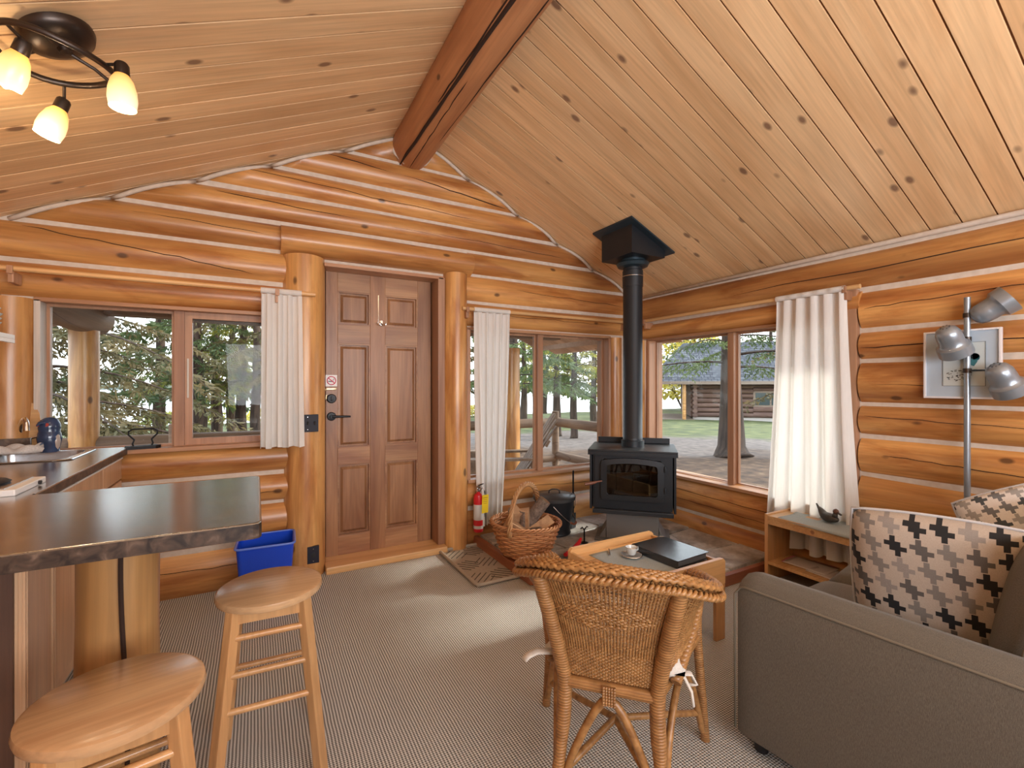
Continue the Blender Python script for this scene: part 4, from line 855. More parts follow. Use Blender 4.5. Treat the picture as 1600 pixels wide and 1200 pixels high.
# extinguisher on the door post
fe = empty('fire_extinguisher', (-1.80, -.135, .13), label='small red fire extinguisher with a yellow tag hanging beside the door post', cat='extinguisher')
G().lathe([(0, 0), (.036, .002), (.040, .012), (.040, .27), (.034, .30), (.014, .315), (.014, .33)], 28).ob('cylinder', REDP, fe, smooth=True)
for a_, b_, nm in ((.03, .055, 'silver_band'), (.10, .225, 'printed_label')): G().lathe([(.0405, a_), (.0405, b_)], 28).ob(nm, LABELW, fe, smooth=True, label='silver band' if nm[0] == 's' else 'pale printed instruction label')
G().box((-.016, -.016, .325), (.016, .016, .36), ch=.004).tube([(0, -.02, .345), (.0, -.05, .35), (0, -.055, .36)], .006, 8).box((-.009, -.07, .362), (.009, .03, .370), ch=.002).ob('valve', STEEL, fe)
G().beam((0, -.01, .375), (0, -.085, .405), .018, .005).ob('lever', BLACKR, fe)
G().tube([(.016, 0, .34), (.045, -.02, .33), (.05, -.02, .26), (.042, -.018, .12)], .006, 8).ob('hose', BLACKR, fe, smooth=True)
tg_ = G().cbox((.032, -.062, .235), (.066, .0015, .145), (0, .04, .25)).ob('inspection_tag', YELTAG, fe, label='yellow inspection tag')
G().cbox((.032, -.0635, .285), (.05, .001, .006), (0, .04, .25)).cbox((.032, -.0635, .27), (.044, .001, .004), (0, .04, .25)).cbox((.032, -.0635, .255), (.046, .001, .004), (0, .04, .25)).cbox((.032, -.0635, .24), (.04, .001, .004), (0, .04, .25)).ob('tag_print', plain('tag_print_brown', (.45, .28, .02), .6), tg_)
G().cbox((.022, -.064, .185), (.022, .001, .02), (0, pi / 4, .25)).ob('green_diamond', GREENP, tg_)
G().tube([(.0, -.045, .35), (.02, -.06, .325), (.03, -.062, .307)], .0015, 5).ob('tag_string', WHITE, fe)

# firewood basket
bk = empty('firewood_basket', (-1.655, -.64, ZH), radians(-58), label='round brown wicker basket with arched handle filled with firewood', cat='basket')
R0, R1, BH = .165, .25, .225
def brad(s): return R0 + (R1 - R0) * (s ** .75)
NS = 24
G().lathe([(0, .004), (.15, .004), (.165, .012), (.15, .016), (0, .012)], 24, None, 1, .9).ob('base', WICKB, bk, smooth=True)
g = G()
for i in range(NS): a = 2 * pi * i / NS; g.tube([(brad(q / 6) * cos(a), brad(q / 6) * sin(a) * .9, .008 + BH * q / 6) for q in range(7)], .0045, 5)
g.ob('stakes', WICKB, bk, smooth='all', kind='stuff')
g = G()
for rw in range(14):
    s_ = (rw + .6) / 14; n = NS * 4; pts = []
    for i in range(n):
        a = 2 * pi * i / n; rr = brad(s_) + .0075 * cos(a * NS / 2 + (rw % 2) * pi); pts.append((rr * cos(a), rr * sin(a) * .9, .012 + BH * s_))
    g.tube(pts, .0082, 5, closed=True)
g.ob('woven_wall', WICKB, bk, smooth='all', kind='stuff')
g = G()
for k in range(3):
    n = 120; g.tube([((R1 + .006 + .010 * cos(a * 14 + k * 2.094)) * cos(a), (R1 + .006 + .010 * cos(a * 14 + k * 2.094)) * sin(a) * .9, BH + .014 + .010 * sin(a * 14 + k * 2.094)) for a in [2 * pi * i / n for i in range(n)]], .0075, 5, closed=True)
g.ob('braided_rim', WICKB, bk, smooth='all')
HANDW = wood('basket_handle_cane', (.62, .36, .17), (.44, .22, .09), 0, .45, 0, 0)
g = G()
for k in range(4):
    pts = []
    for i in range(81):
        t = i / 80; a = pi * t; cx = -(R1 * .9 + .01) * cos(a); cz = .17 + .32 * sin(a) ** .75 + .02; ph = t * 34 + k * pi / 2; pts.append((.0115 * cos(ph), cx * 1.0, cz + .0) if False else (.0115 * cos(ph), cx + .0115 * sin(ph) * sin(a) * -cos(a) * .5 + .009 * sin(ph) * abs(cos(a)), cz + .0115 * sin(ph) * sin(a)))
    g.tube(pts, .0085, 5)
g.ob('twisted_handle', HANDW, bk, smooth='all')
def wedge(L, w_, rot, loc, lab, rnd=False):
    r = empty('firewood_log', (loc[0] - .02, loc[1] - .02, loc[2] + .055), 0, lab, 'firewood', 'firewood in the basket'); r.rotation_euler = rot
    if rnd:
        G().tube([(0, 0, -L / 2), (0, 0, L / 2)], w_, 12).ob('bark', BARK, r, smooth=True); G().lathe([(0, L / 2 + .001), (w_ * .9, L / 2 + .001)], 12).lathe([(w_ * .9, -L / 2 - .001), (0, -L / 2 - .001)], 12).ob('cut_end', SPLIT, r)
    else:
        P = [(0, -w_), (w_ * .95, w_ * .55), (.0, w_ * .85), (-w_ * .95, w_ * .5)]
        G().prism(P, -L / 2, L / 2).ob('split_faces', SPLIT, r); G().tube([(x * 1.0, y * 1.0 + .002, z) for x, y, z in ((0, w_ * .35, -L / 2 + .001), (0, w_ * .35, L / 2 - .001))], w_ * .62, 9).ob('bark', BARK, r, smooth=True)
wedge(.30, .047, (.12, .62, -.35), (-1.575, -.63, .30), 'round bark covered firewood log leaning right toward the ash bucket', True)
wedge(.26, .06, (.25, -.45, .5), (-1.70, -.60, .255), 'broad split firewood at the back left of the basket')
wedge(.25, .05, (-.15, -.1, 1.9), (-1.655, -.655, .25), 'pale triangular split firewood behind the basket handle')
wedge(.24, .05, (-.5, -.9, .4), (-1.72, -.70, .235), 'tilted split firewood along the left rim of the basket')
wedge(.24, .045, (.3, 1.05, .2), (-1.56, -.68, .215), 'small split firewood lying at the right inside of the basket')
wedge(.26, .055, (1.35, 0, .5), (-1.63, -.62, .165), 'split firewood lying flat deep inside the basket')

# boot tray
bt = empty('boot_tray', (-1.955, -.455, 0), label='taupe plastic boot tray with herringbone ridges on the carpet by the door', cat='tray')
G().box((-.165, -.355, .002), (.165, .355, .008), ch=.003).ob('tray_base', TRAYM, bt)
P = []
for cx, cy, a0 in ((.14, -.33, -90), (.14, .33, 0), (-.14, .33, 90), (-.14, -.33, 180)):
    for i in range(5): a = radians(a0 + i * 22.5); P.append((cx + .025 * cos(a), cy + .025 * sin(a), .017))
G().tube(P, .013, 8, closed=True).ob('raised_rim', TRAYM, bt, smooth='all')
for q, (cx, cy) in enumerate(((-.075, -.24), (.075, -.24), (-.075, 0), (.075, 0), (-.075, .24), (.075, .24))):
    sg2 = 1 if (q + q // 2) % 2 else -1
    for k in range(5): o_ = (k - 2) * .036; G().cbox((cx + o_ * .7 * 1, cy + o_ * .7 * sg2, .0095), (.0045, .165 - abs(k - 2) * .03, .004), (0, 0, sg2 * pi / 4)).ob('ridge', TRAYD, bt)

# ================================================================ LIVING AREA
ct = empty('coffee_table', (-1.55, -1.72, 0), label='low pale pine coffee table with raised side panels in front of the stove', cat='table')
hx, hy = .315, .25
for s_ in (-1, 1):
    g = G(); P = [(-hx, .29), (hx, .29), (hx, .405), (hx - .015, .42), (-hx + .015, .42), (-hx, .405)]
    g.add([(x, s_ * hy - .011, z) for x, z in P] + [(x, s_ * hy + .011, z) for x, z in P], [tuple(range(6)), tuple(range(11, 5, -1))] + [(i, 6 + i, 6 + (i + 1) % 6, (i + 1) % 6) for i in range(6)]); g.ob('side_panel', PINEX, ct)
    for e in (-1, 1): G().box((min(e * hx, e * (hx - .07)), s_ * hy - .010 - s_ * .0, 0), (max(e * hx, e * (hx - .07)), s_ * hy + .010, .29), ch=.003).ob('leg', PINEZ, ct)
for e in (-1, 1): G().box((e * hx - .01 - (.01 if e > 0 else -.01), -hy + .012, .335), (e * hx + .01 - (.01 if e > 0 else -.01), hy - .012, .40), ch=.003).ob('end_rail', PINEX, ct)
for i in range(5): G().box((-hx + .02, -hy + .014 + i * .0945, .365), (hx - .02, -hy + .014 + i * .0945 + .0915, .383), ch=.002).ob('top_board', PINEX, ct)
ZT = .383
pm_ = G().grid(lambda u, v: (-.165 + .34 * u, -.20 + .40 * v, .0015 + .0012 * sin(u * 9) * cos(v * 7)), 14, 14).ob('table_mat', PAPERC, None, (-1.60, -1.72, ZT + .001), (0, 0, .03), smooth='all', label='grey blue cloth mat lying on the coffee table', cat='mat'); thicken(pm_, .0015)
bd = empty('ring_binder', (-1.385, -1.745, ZT + .004), .06, label='thick black leather binder lying on the coffee table', cat='binder')
G().box((-.128, -.155, 0), (.128, .155, .004), ch=.0015).box((-.128, -.155, .036), (.128, .155, .040), ch=.0015).box((-.130, -.155, 0), (-.125, .155, .04), ch=.0015).ob('cover', BINDER, bd)
G().box((-.12, -.145, .005), (.115, .145, .035)).ob('pages', plain('dark_page_block', (.07, .075, .08), .8), bd)
G().tube([(.10, .1555, .041), (.125, .14, .0405), (.129, .12, .03)], .0012, 5).ob('elastic_cord', STEEL, bd)
cs = empty('teacup', (-1.585, -1.66, ZT + .006), label='small clear glass cup standing on the silver rimmed saucer', cat='cup')
G().lathe([(0, .010), (.018, .010), (.022, .014), (.032, .05), (.0335, .05), (.031, .05), (.0205, .017), (0, .014)], 28).ob('bowl', CERAM, cs, smooth=True)
G().tube(arc((0, 0, .05), .0325, 0, 2 * pi * 27 / 28, 27, 'xy'), .0014, 6, closed=True).ob('silver_rim', CHROME, cs, smooth=True)
G().tube([(.03, 0, .044), (.046, 0, .042), (.048, 0, .028), (.027, 0, .022)], .003, 8).ob('cup_handle', CERAM, cs, smooth=True)
G().lathe([(0, .016), (.022, .016), (.023, .022), (0, .022)], 20).ob('tea', plain('tea_brown', (.20, .10, .05), .2), cs)
sa = empty('saucer', (-1.585, -1.66, ZT + .004), label='round silver rimmed saucer under the glass cup', cat='saucer')
G().lathe([(0, .0), (.03, 0), (.055, .008), (.057, .010), (.054, .011), (.028, .005), (0, .004)], 32).ob('dish', plain('saucer_grey_glass', (.55, .57, .58), .12, .5), sa, smooth=True)
G().tube(arc((0, 0, .0105), .057, 0, 2 * pi * 31 / 32, 31, 'xy'), .0018, 6, closed=True).ob('rim_band', CHROME, sa, smooth=True)
G().beam((-.04, 0, .003), (.04, 0, .003), .012, .006, .002).beam((.02, 0, .006), (.05, .0, .008), .006, .003).ob('nutcracker', STEEL, None, (-1.66, -1.565, ZT + .004), (0, 0, .9), label='small metal bottle opener lying at the mat corner', cat='opener')

# side table and what is on it
sb = empty('side_table', (-.225, -2.0, 0), label='low open pine side table under the voile curtain with a lower shelf', cat='table')
for y in (.34, -.34): G().box((-.15, y - .011, 0), (.15, y + .011, .455), ch=.003).ob('end_panel', PINEZ, sb)
G().box((-.15, -.329, .425), (.15, .329, .447), ch=.002).ob('top', PINEX, sb); G().box((-.148, -.329, .12), (.148, .329, .14), ch=.002).ob('lower_shelf', PINEX, sb)
G().box((-.15, -.329, .39), (-.135, .329, .425)).ob('front_rail', PINEX, sb)
cl = G().grid(lambda u, v: (-.158 + .31 * u, -.30 + .56 * v, .0025 + (.010 if u > .55 and v > .7 else 0) * sin(u * 12) * sin(v * 14) + (-.012 * max(0, .03 - u) / .03)), 30, 30).ob('table_cloth', PAPERC, None, (-.225, -2.0, .4475), (0, 0, -.04), smooth='all', label='grey blue cloth spread over the side table', cat='cloth'); thicken(cl, .0015)
dk = empty('duck_decoy', (-.20, -1.96, .4515), radians(-108), label='dark carved wooden duck decoy with upright tail on the side table', cat='ornament')
DUCKM = plain('carved_dark_wood', (.05, .048, .045), .28, 0, .35, 50)
g = G()
def duckbody(u, v):
    a = 2 * pi * v; t = u; x = -.075 + .15 * t; r = .034 * sin(pi * min(max(t, .0), 1)) ** .55 + .0005; zc = .032 + (.05 * max(0, .35 - t) / .35 * (1 - t)) ; return (x, r * cos(a) * 1.0, zc + r * .85 * sin(a))
g.grid(duckbody, 16, 16); g.ob('body', DUCKM, dk, smooth='all')
G().tube([(-.055, 0, .05), (-.075, 0, .078), (-.09, 0, .098)], [.014, .009, .005], 10, sq=.6).ob('tail', DUCKM, dk, smooth='all')
G().tube([(.045, 0, .045), (.052, 0, .07)], [.018, .013], 12).ob('neck', DUCKM, dk, smooth='all')
G().lathe([(0, -.018), (.012, -.014), (.018, 0), (.014, .012), (0, .018)], 16, Matrix.Translation((.055, 0, .082)) @ Matrix.Rotation(pi / 2, 4, 'Y'), 1, .85).ob('head', BROWNC, dk, smooth='all', label='brown head')
G().cbox((.080, 0, .074), (.026, .014, .007), (0, .35, 0), .002).ob('bill', DUCKM, dk)
for q, (x, y, z, rz, m_, lb) in enumerate(((-.20, -1.84, .1405, .12, PAPERR, 'magenta edged brochure on the lower shelf of the side table'), (-.215, -1.86, .1435, .05, PAPERW, 'open glossy magazine lying on top of the shelf papers'), (-.24, -2.02, .1405, -.08, PAPERW, 'loose glossy sheet on the shelf toward the sofa'))):
    o = G().grid(lambda u, v: (-.09 + .18 * u, -.13 + .26 * v, .0015 + .010 * max(0, (v - .6)) * sin(pi * u)), 8, 10).ob('magazine', m_, None, (x, y, z), (0, 0, rz), smooth='all', label=lb, cat='magazine', group='papers on the side table shelf'); thicken(o, .002, 1)

# floor lamp
fl_ = empty('floor_lamp', (-.115, -2.59, 0), label='tall silver floor lamp with three adjustable spot heads beside the sofa', cat='lamp')
G().lathe([(0, 0), (.095, 0), (.095, .012), (.02, .022), (.0, .022)], 36).ob('base', LAMPM, fl_, smooth=True)
G().tube([(0, 0, .02), (0, 0, 1.785)], .0135, 20).ob('pole', LAMPM, fl_, smooth=True)
def lamp_head(p, q, joint, z, holes):
    p = Vector(p); q = Vector(q); d = (q - p).normalized(); M = d.to_track_quat('Z', 'Y').to_matrix().to_4x4(); M.translation = p
    hd = G().lathe([(.0, .0), (.022, .002), (.042, .016), (.052, .04), (.054, .07), (.054, .10), (.060, .108), (.070, .116), (.073, .165), (.070, .165), (.067, .12), (.052, .112), (.050, .06), (0, .03)], 32, M).ob('spot_head', LAMPM, fl_, smooth=True)
    G().lathe([(0, .085), (.03, .09), (.034, .12), (.026, .138), (0, .145)], 20, M).ob('bulb', LAMPI, hd, smooth=True)
    G().tube([(0, 0, z), tuple(joint)], .006, 8).ob('swivel_arm', CHROME, fl_)
    if holes:
        g = G()
        for i in range(8): a = 2 * pi * i / 8; g.lathe([(0, 0), (.0035, 0)], 8, M @ Matrix.Translation((.019 * cos(a), .019 * sin(a), .0006)) @ Matrix.Rotation(0, 4, 'X'))
        g.ob('vent_holes', INK, hd)
    G().lathe([(.0175, -.012), (.0175, .012)], 16, Matrix.Translation((0, 0, z))).ob('clamp', DARKM, fl_, smooth=True)
lamp_head((.005, -.018, 1.668), (.045, -.15, 1.765), (0, -.06, 1.70), 1.69, False)
lamp_head((-.14, .045, 1.625), (-.05, .03, 1.50), (-.06, .03, 1.58), 1.565, True)
lamp_head((-.10, -.13, 1.425), (-.02, -.165, 1.30), (-.04, -.09, 1.40), 1.40, True)

# framed picture on the log wall
pf = empty('framed_picture', (-.095, -2.56, 1.435), -pi / 2, label='silver framed bird print with pale blue mat on the log wall', cat='picture')
G().box((-.15, 0, -.178), (.15, .01, .178)).ob('backing', MATB, pf)
for lo, hi in (((-.155, -.012, -.183), (-.145, .012, .183)), ((.145, -.012, -.183), (.155, .012, .183)), ((-.145, -.012, .173), (.145, .012, .183)), ((-.145, -.012, -.183), (.145, .012, -.173))): G().box(lo, hi, ch=.002).ob('frame_rail', SILV, pf)
pa = G().box((-.075, -.0015, -.115), (.095, 0, .115)).ob('print', PRINTB, pf)
g = G()
for lo, hi in (((-.076, -.003, -.116), (-.073, -.001, .116)), ((.093, -.003, -.116), (.096, -.001, .116)), ((-.073, -.003, .114), (.093, -.001, .116)), ((-.073, -.003, -.116), (.093, -.001, -.114))): g.box(lo, hi)
g.ob('mat_line', plain('mat_line_grey', (.25, .27, .3), .6), pa)
g = G(); rq = random.Random(2)
for i in range(60):
    x = rq.uniform(-.058, .045); z = rq.uniform(-.09, -.03)
    if ((x + .006) / .055) ** 2 + ((z + .06) / .032) ** 2 < 1: g.cbox((x, -.0026, z), (rq.uniform(.004, .010), .0008, .003), (0, rq.uniform(-.4, .4), 0))
g.ob('speckled_plumage', INK, pa)
g = G()
for cx, r0_, r1_ in ((.052, .010, .022), (.020, .006, .014)): g.lathe([(r0_, 0), (r1_, 0)], 16, Matrix.Translation((cx, -.0026, .035)) @ Matrix.Rotation(pi / 2, 4, 'X'))
g.cbox((.045, -.0026, .008), (.03, .0008, .03), (0, .5, 0)); g.ob('teal_head_feathers', TEAL, pa)
G().box((-.143, -.006, -.172), (.143, -.0045, .172)).ob('pane', GLASS, pf)

# ---- sofa (local: x along the seat, front faces +y)
so = empty('sofa', (-1.84, -2.47, 0), radians(6), label='taupe linen two seat sofa facing the stove seen from behind its arm', cat='sofa')
SW, SD, AW = 1.55, .98, .165
def arm(x0):
    g = G(); W_ = AW
    prof = [(0, .06), (0, .58), (.006, .598), (.03, .618), (W_ * .5, .632), (W_ - .03, .618), (W_ - .006, .598), (W_, .58), (W_, .06)]
    def f(u, v):
        i = u * (len(prof) - 1); k = min(int(i), len(prof) - 2); t = i - k; x = prof[k][0] * (1 - t) + prof[k + 1][0] * t; z = prof[k][1] * (1 - t) + prof[k + 1][1] * t
        e = max(0, .04 - v) / .04; x = x0 + W_ / 2 + (x - W_ / 2) * (1 - .10 * e); return (x, -SD * v + .0 - .0 * e + .01 * (1 - e), z - .015 * e * (z > .5))
    g.grid(f, 24, 25); n = len(g.v); m_ = 26
    g.f.append(tuple(i * m_ for i in range(25))); g.f.append(tuple(i * m_ + 25 for i in range(25))[::-1]); return g.ob('arm', SOFA, so, smooth=True)
for x0 in (0, SW - AW):
    a = arm(x0)
    for xx in (x0 + .001, x0 + AW - .001): G().tube([(xx, .006, .07), (xx, .008, .56), (xx + (.004 if xx < x0 + .05 else -.004), -.01, .586)] + [(xx, -.03 - .05 * i * .94 * SD / .94, .594) for i in range(20)], .0042, 6).ob('piping', PIPING, a, smooth='all')
G().box((AW, -SD + .02, .08), (SW - AW, -.02, .30), ch=.015).ob('seat_base', SOFA, so, smooth=True)
G().box((AW - .01, -SD, .08), (SW - AW + .01, -SD + .17, .80), ch=.04).ob('back_frame', SOFA, so, smooth=True)
def puff(cx, cy, cz, sx, sy, sz, name, mat, parent, rot=(0, 0, 0), pip=True, n=14, e=.35):
    g = G(); F_ = []
    def side(sgn):
        def f(u, v):
            a, b = 2 * u - 1, 2 * v - 1; k = (1 - abs(a) ** 3.2) * (1 - abs(b) ** 3.2); h_ = sz / 2 * (k ** e if k > 0 else 0)
            pinch = 1 - .05 * (a * a * b * b) ; return (a * sx / 2 * pinch, b * sy / 2 * pinch, sgn * h_)
        return f
    g.grid(side(1), n, n); g.grid(side(-1), n, n)
    o = g.ob(name, mat, parent, (cx, cy, cz), rot, smooth='all')
    me = o.data; bm = bmesh.new(); bm.from_mesh(me); uvl = bm.loops.layers.uv.new('UVMap')
    for f in bm.faces:
        for l in f.loops: l[uvl].uv = (l.vert.co.x / sx + .5, l.vert.co.y / sx + .5)
    bmesh.ops.remove_doubles(bm, verts=bm.verts, dist=1e-5); bmesh.ops.recalc_face_normals(bm, faces=bm.faces); bm.to_mesh(me); bm.free()
    return o
for i in range(2):
    cxx = AW + .305 + i * .61; c_ = puff(cxx, -.36, .385, .605, .80, .17, 'seat_cushion', SOFA, so, e=.22)
    b_ = puff(cxx, -.735, .665, .60, .50, .24, 'back_cushion', SOFA, so, (radians(101), 0, 0), e=.3)
    for z in (-.035, .035): P = [(sx_ * .298, sy_ * .247, z) for sx_, sy_ in ((-1, -1), (-.5, -1.02), (0, -1.02), (.5, -1.02), (1, -1), (1.01, 0), (1, 1), (.5, 1.02), (0, 1.02), (-.5, 1.02), (-1, 1), (-1.01, 0))]; G().tube(P, .004, 6, closed=True).ob('piping', PIPING, b_, smooth='all')
for x, y in ((.06, -.06), (SW - .06, -.06), (.06, -SD + .06), (SW - .06, -SD + .06)): G().lathe([(.022, 0), (.03, .07)], 12, Matrix.Translation((x, y, 0))).ob('foot', BLACKR, so)
def world_of(root, p):
    M = Matrix.Translation(root.location) @ root.rotation_euler.to_matrix().to_4x4(); return M @ Vector(p)
def pillow(name, lp, size, thick, rot, mat, label, pipm):
    r = empty(name, tuple(world_of(so, lp)), 0, label, 'pillow'); r.rotation_euler = rot
    o = puff(0, 0, 0, size, size, thick, 'cover', mat, r, e=.5, n=18)
    P = []
    for i in range(48):
        t = i / 12; s_ = int(t) % 4; q = 2 * (t - int(t)) - 1
        a, b = ((q, -1), (1, q), (-q, 1), (-1, -q))[s_]; pn_ = 1 - .05 * a * a * b * b; P.append((a * size / 2 * pn_, b * size / 2 * pn_, 0))
    G().tube(P, .005, 6, closed=True).ob('piped_edge', pipm, r, smooth='all'); return r
PIPW = plain('pillow_edge_grey', (.50, .50, .52), .8)
# normals point toward the near arm; the first leans on it
def basis(xa, ya):  # rotation whose local x = xa, local y = ya
    xa = Vector(xa).normalized(); ya = Vector(ya); ya = (ya - xa * ya.dot(xa)).normalized(); za = xa.cross(ya); return Matrix((xa, ya, za)).transposed().to_euler()
c6, s6 = cos(radians(6)), sin(radians(6))
def rl(x, y, z): return (x * c6 - y * s6, x * s6 + y * c6, z)
pillow('throw_pillow', (.375, -.475, .665), .47, .15, basis(rl(.10, -1, .03), rl(-.10, .0, 1)), HOUND1, 'big beige houndstooth throw pillow with black and grey checks behind the near arm', PIPW)
pillow('throw_pillow', (1.22, -.60, .70), .42, .15, basis(rl(.12, -.88, .45), rl(.30, .45, .88)), HOUND2, 'white houndstooth throw pillow tilted against the far arm by the lamp', PIPW)

# ---- wicker armchair (local: seat faces +y)
wc = empty('wicker_armchair', (-2.434, -2.462, 0), radians(-47), label='rattan wicker barrel armchair with woven back turned to the camera', cat='chair')
def cr(P, t):  # smooth curve through points, t in 0..1
    n = len(P) - 1; f = min(max(t, 0), 1) * n; i = min(int(f), n - 1); u = f - i
    p0, p1, p2, p3 = (Vector(P[max(i - 1, 0)]), Vector(P[i]), Vector(P[i + 1]), Vector(P[min(i + 2, n)]))
    return .5 * ((2 * p1) + (p2 - p0) * u + (2 * p0 - 5 * p1 + 4 * p2 - p3) * u * u + (3 * p1 - p0 - 3 * p2 + p3) * u ** 3)
half_r = [(0, -.165, .815), (.11, -.155, .808), (.195, -.115, .79), (.275, -.01, .74), (.305, .13, .69), (.29, .27, .655), (.26, .35, .64)]
half_b = [(0, -.02, .435), (.07, -.018, .435), (.135, -.005, .44), (.205, .08, .495), (.25, .20, .53), (.27, .29, .55), (.265, .36, .57)]
mir = lambda H: [(-x, y, z) for x, y, z in H[:0:-1]] + H
RIM, BOT = mir(half_r), mir(half_b)
def S(t, s):
    a = cr(RIM, t); b = cr(BOT, t); p = b.lerp(a, s); d = Vector((p.x, p.y - .2, 0)).normalized(); return p - d * (.02 * sin(pi * s)), d
g = G(); NST = 104
for i in range(NST + 1):
    t = i / NST; g.tube([tuple(S(t, q / 6)[0]) for q in range(7)], .0036, 4, cap=False)
g.ob('stakes', RATTAN, wc, smooth='all', kind='stuff')
g = G(); NR = 66
for r_ in range(NR):
    s = (r_ + .5) / NR
    if s > .26 and r_ % 5 == 4: continue
    pts = []; rad = []; n = NST * 2
    for i in range(n + 1):
        t = i / n; p, d = S(t, s); pts.append(tuple(p + d * (.0032 * cos(pi * i / 2 * 1.0 + (r_ % 2) * pi)))); m_ = abs(t - .48) / .17 + abs(s - .60) / .16; rad.append(.0046 if m_ < 1 and (int((t * 60)) + r_ // 3) % 5 else (.0032 if s < .26 else .0017))
    g.tube(pts, rad, 4, cap=False)
g.ob('woven_back', RATTAN, wc, smooth='all', kind='stuff')
# flat woven rim band, widening over the arms
g = G(); n = 260
for k in range(13):
    q = k / 12; pts = []
    for i in range(n + 1):
        t = i / n; e = abs(2 * t - 1); p, d = S(t, 1); tip = min(1, (1 - e) / .035) ** .5 if e > .965 else 1
        W_ = (.052 + .055 * min(1, max(0, (e - .62) / .25))) * max(tip, .12); off = .024 - W_ * q
        z = .020 * sin(pi * min(q * 1.25, 1)) * tip - .008 * q - (.024 if q == 0 else .0) - .02 * max(0, q - .6) * (e > .6)
        w_ = .0030 * sin(i * pi / 2.5 + k * pi) if 0 < k < 12 else 0
        pts.append(tuple(p + d * off + Vector((0, 0, z + w_ + .008))))
    g.tube(pts, .0052 if 1 < k < 12 else .0075, 5)
g.ob('woven_rim', RATTAN, wc, smooth='all')
g = G()
for k in range(2):
    pts = []
    for i in range(n + 1):
        t = i / n; p, d = S(t, 1); a_ = i * .95 + k * pi; pts.append(tuple(p + d * (.022 + .007 * cos(a_)) + Vector((0, 0, -.012 + .007 * sin(a_)))))
    g.tube(pts, .0068, 5)
g.ob('braided_edge', RATTAN, wc, smooth='all')
for sgn in (-1, 1):
    G().tube([tuple(p) for p in [cr([(sgn * .17, -.07, 0), (sgn * .148, -.03, .2), (sgn * .138, -.012, .38), (sgn * .15, -.03, .5), (sgn * .20, -.11, .775)], q / 14) for q in range(15)]], [.019] * 5 + [.023] * 10, 12).ob('rear_leg_post', WRAP, wc, smooth=True)
    G().tube([tuple(cr([(sgn * .305, .43, 0), (sgn * .285, .40, .25), (sgn * .272, .375, .45), (sgn * .28, .37, .57), (sgn * .277, .31, .605), (sgn * .255, .20, .55), (sgn * .19, .04, .43)], q / 20)) for q in range(21)], .0165, 10).ob('front_leg_hoop', WRAP, wc, smooth=True)
    G().tube([(sgn * .14, -.01, .408), (sgn * .27, .375, .408)], .015, 10).ob('side_rail', WRAP, wc, smooth=True)
    G().tube([tuple(cr([(sgn * .16, -.03, .06), (sgn * .17, .02, .26), (sgn * .205, .17, .365), (sgn * .25, .33, .26), (sgn * .29, .39, .06)], q / 16)) for q in range(17)], .0115, 10).ob('side_arch', RATTAN, wc, smooth=True)
G().tube([(-.14, -.012, .408), (.14, -.012, .408)], .019, 12).ob('back_rail', WRAP, wc, smooth=True)
G().tube([(-.27, .375, .408), (.27, .375, .408)], .016, 12).ob('front_rail', WRAP, wc, smooth=True)
G().tube([tuple(cr([(-.155, -.045, .04), (-.10, -.03, .22), (0, -.02, .378), (.10, -.03, .22), (.155, -.045, .04)], q / 20)) for q in range(21)], .0125, 10).ob('back_arch', RATTAN, wc, smooth=True)
G().tube([(-.16, -.05, .12), (0, .16, .20), (.28, .38, .13)], .0115, 10).ob('cross_stretcher', RATTAN, wc, smooth=True); G().tube([(.16, -.05, .12), (0, .16, .20), (-.28, .38, .13)], .0115, 10).ob('cross_stretcher', RATTAN, wc, smooth=True)
g = G()
for k in range(5): g.tube([(-.016 + k * .008, -.035, .425), (-.016 + k * .008, -.036, .37), (-.016 + k * .008, -.005, .365)], .0042, 6)
g.ob('binding', WRAP, wc, smooth=True)
g = G()
for k in range(24): y = .0 + k * .0158; w_ = .14 + .13 * (y / .375); g.tube([(-w_, y, .416), (0, y, .414), (w_, y, .416)], .006, 5)
g.ob('woven_seat', RATTAN, wc, smooth='all', kind='stuff')
def wof(root, p): return tuple(Matrix.Translation(root.location) @ root.rotation_euler.to_matrix().to_4x4() @ Vector(p))
sp = empty('seat_pad', wof(wc, (0, .22, .425)), radians(-47), label='cream tie on seat pad lying in the wicker armchair', cat='cushion')
g = G()
def pad(sgn):
    def f(u, v):
        a, b = 2 * u - 1, 2 * v - 1; k = max(0, (1 - abs(a) ** 4) * (1 - abs(b) ** 4)); y = b * .19; w_ = .215 + .05 * ((b + 1) / 2); return (a * w_, y, .034 + sgn * .046 * k ** .3)
    return f
g.grid(pad(1), 14, 14); g.grid(pad(-1), 14, 14); o = g.ob('pad', CUSH, sp, smooth='all'); bm = bmesh.new(); bm.from_mesh(o.data); bmesh.ops.remove_doubles(bm, verts=bm.verts, dist=1e-5); bmesh.ops.recalc_face_normals(bm, faces=bm.faces); bm.to_mesh(o.data); bm.free()
for pts, w_ in (([(-.16, -.18, .04), (-.195, -.205, .045), (-.23, -.225, .05), (-.255, -.24, .04), (-.265, -.25, .03)], .017), ([(.17, -.16, .03), (.215, -.15, .01), (.235, -.16, -.025), (.24, -.17, -.06)], .015), ([(.19, -.155, .02), (.235, -.135, .015), (.25, -.13, -.02), (.235, -.15, -.01)], .013)):
    G().tube(pts, w_, 8, sq=.35).ob('tie_ribbon', CUSH, sp, smooth='all')

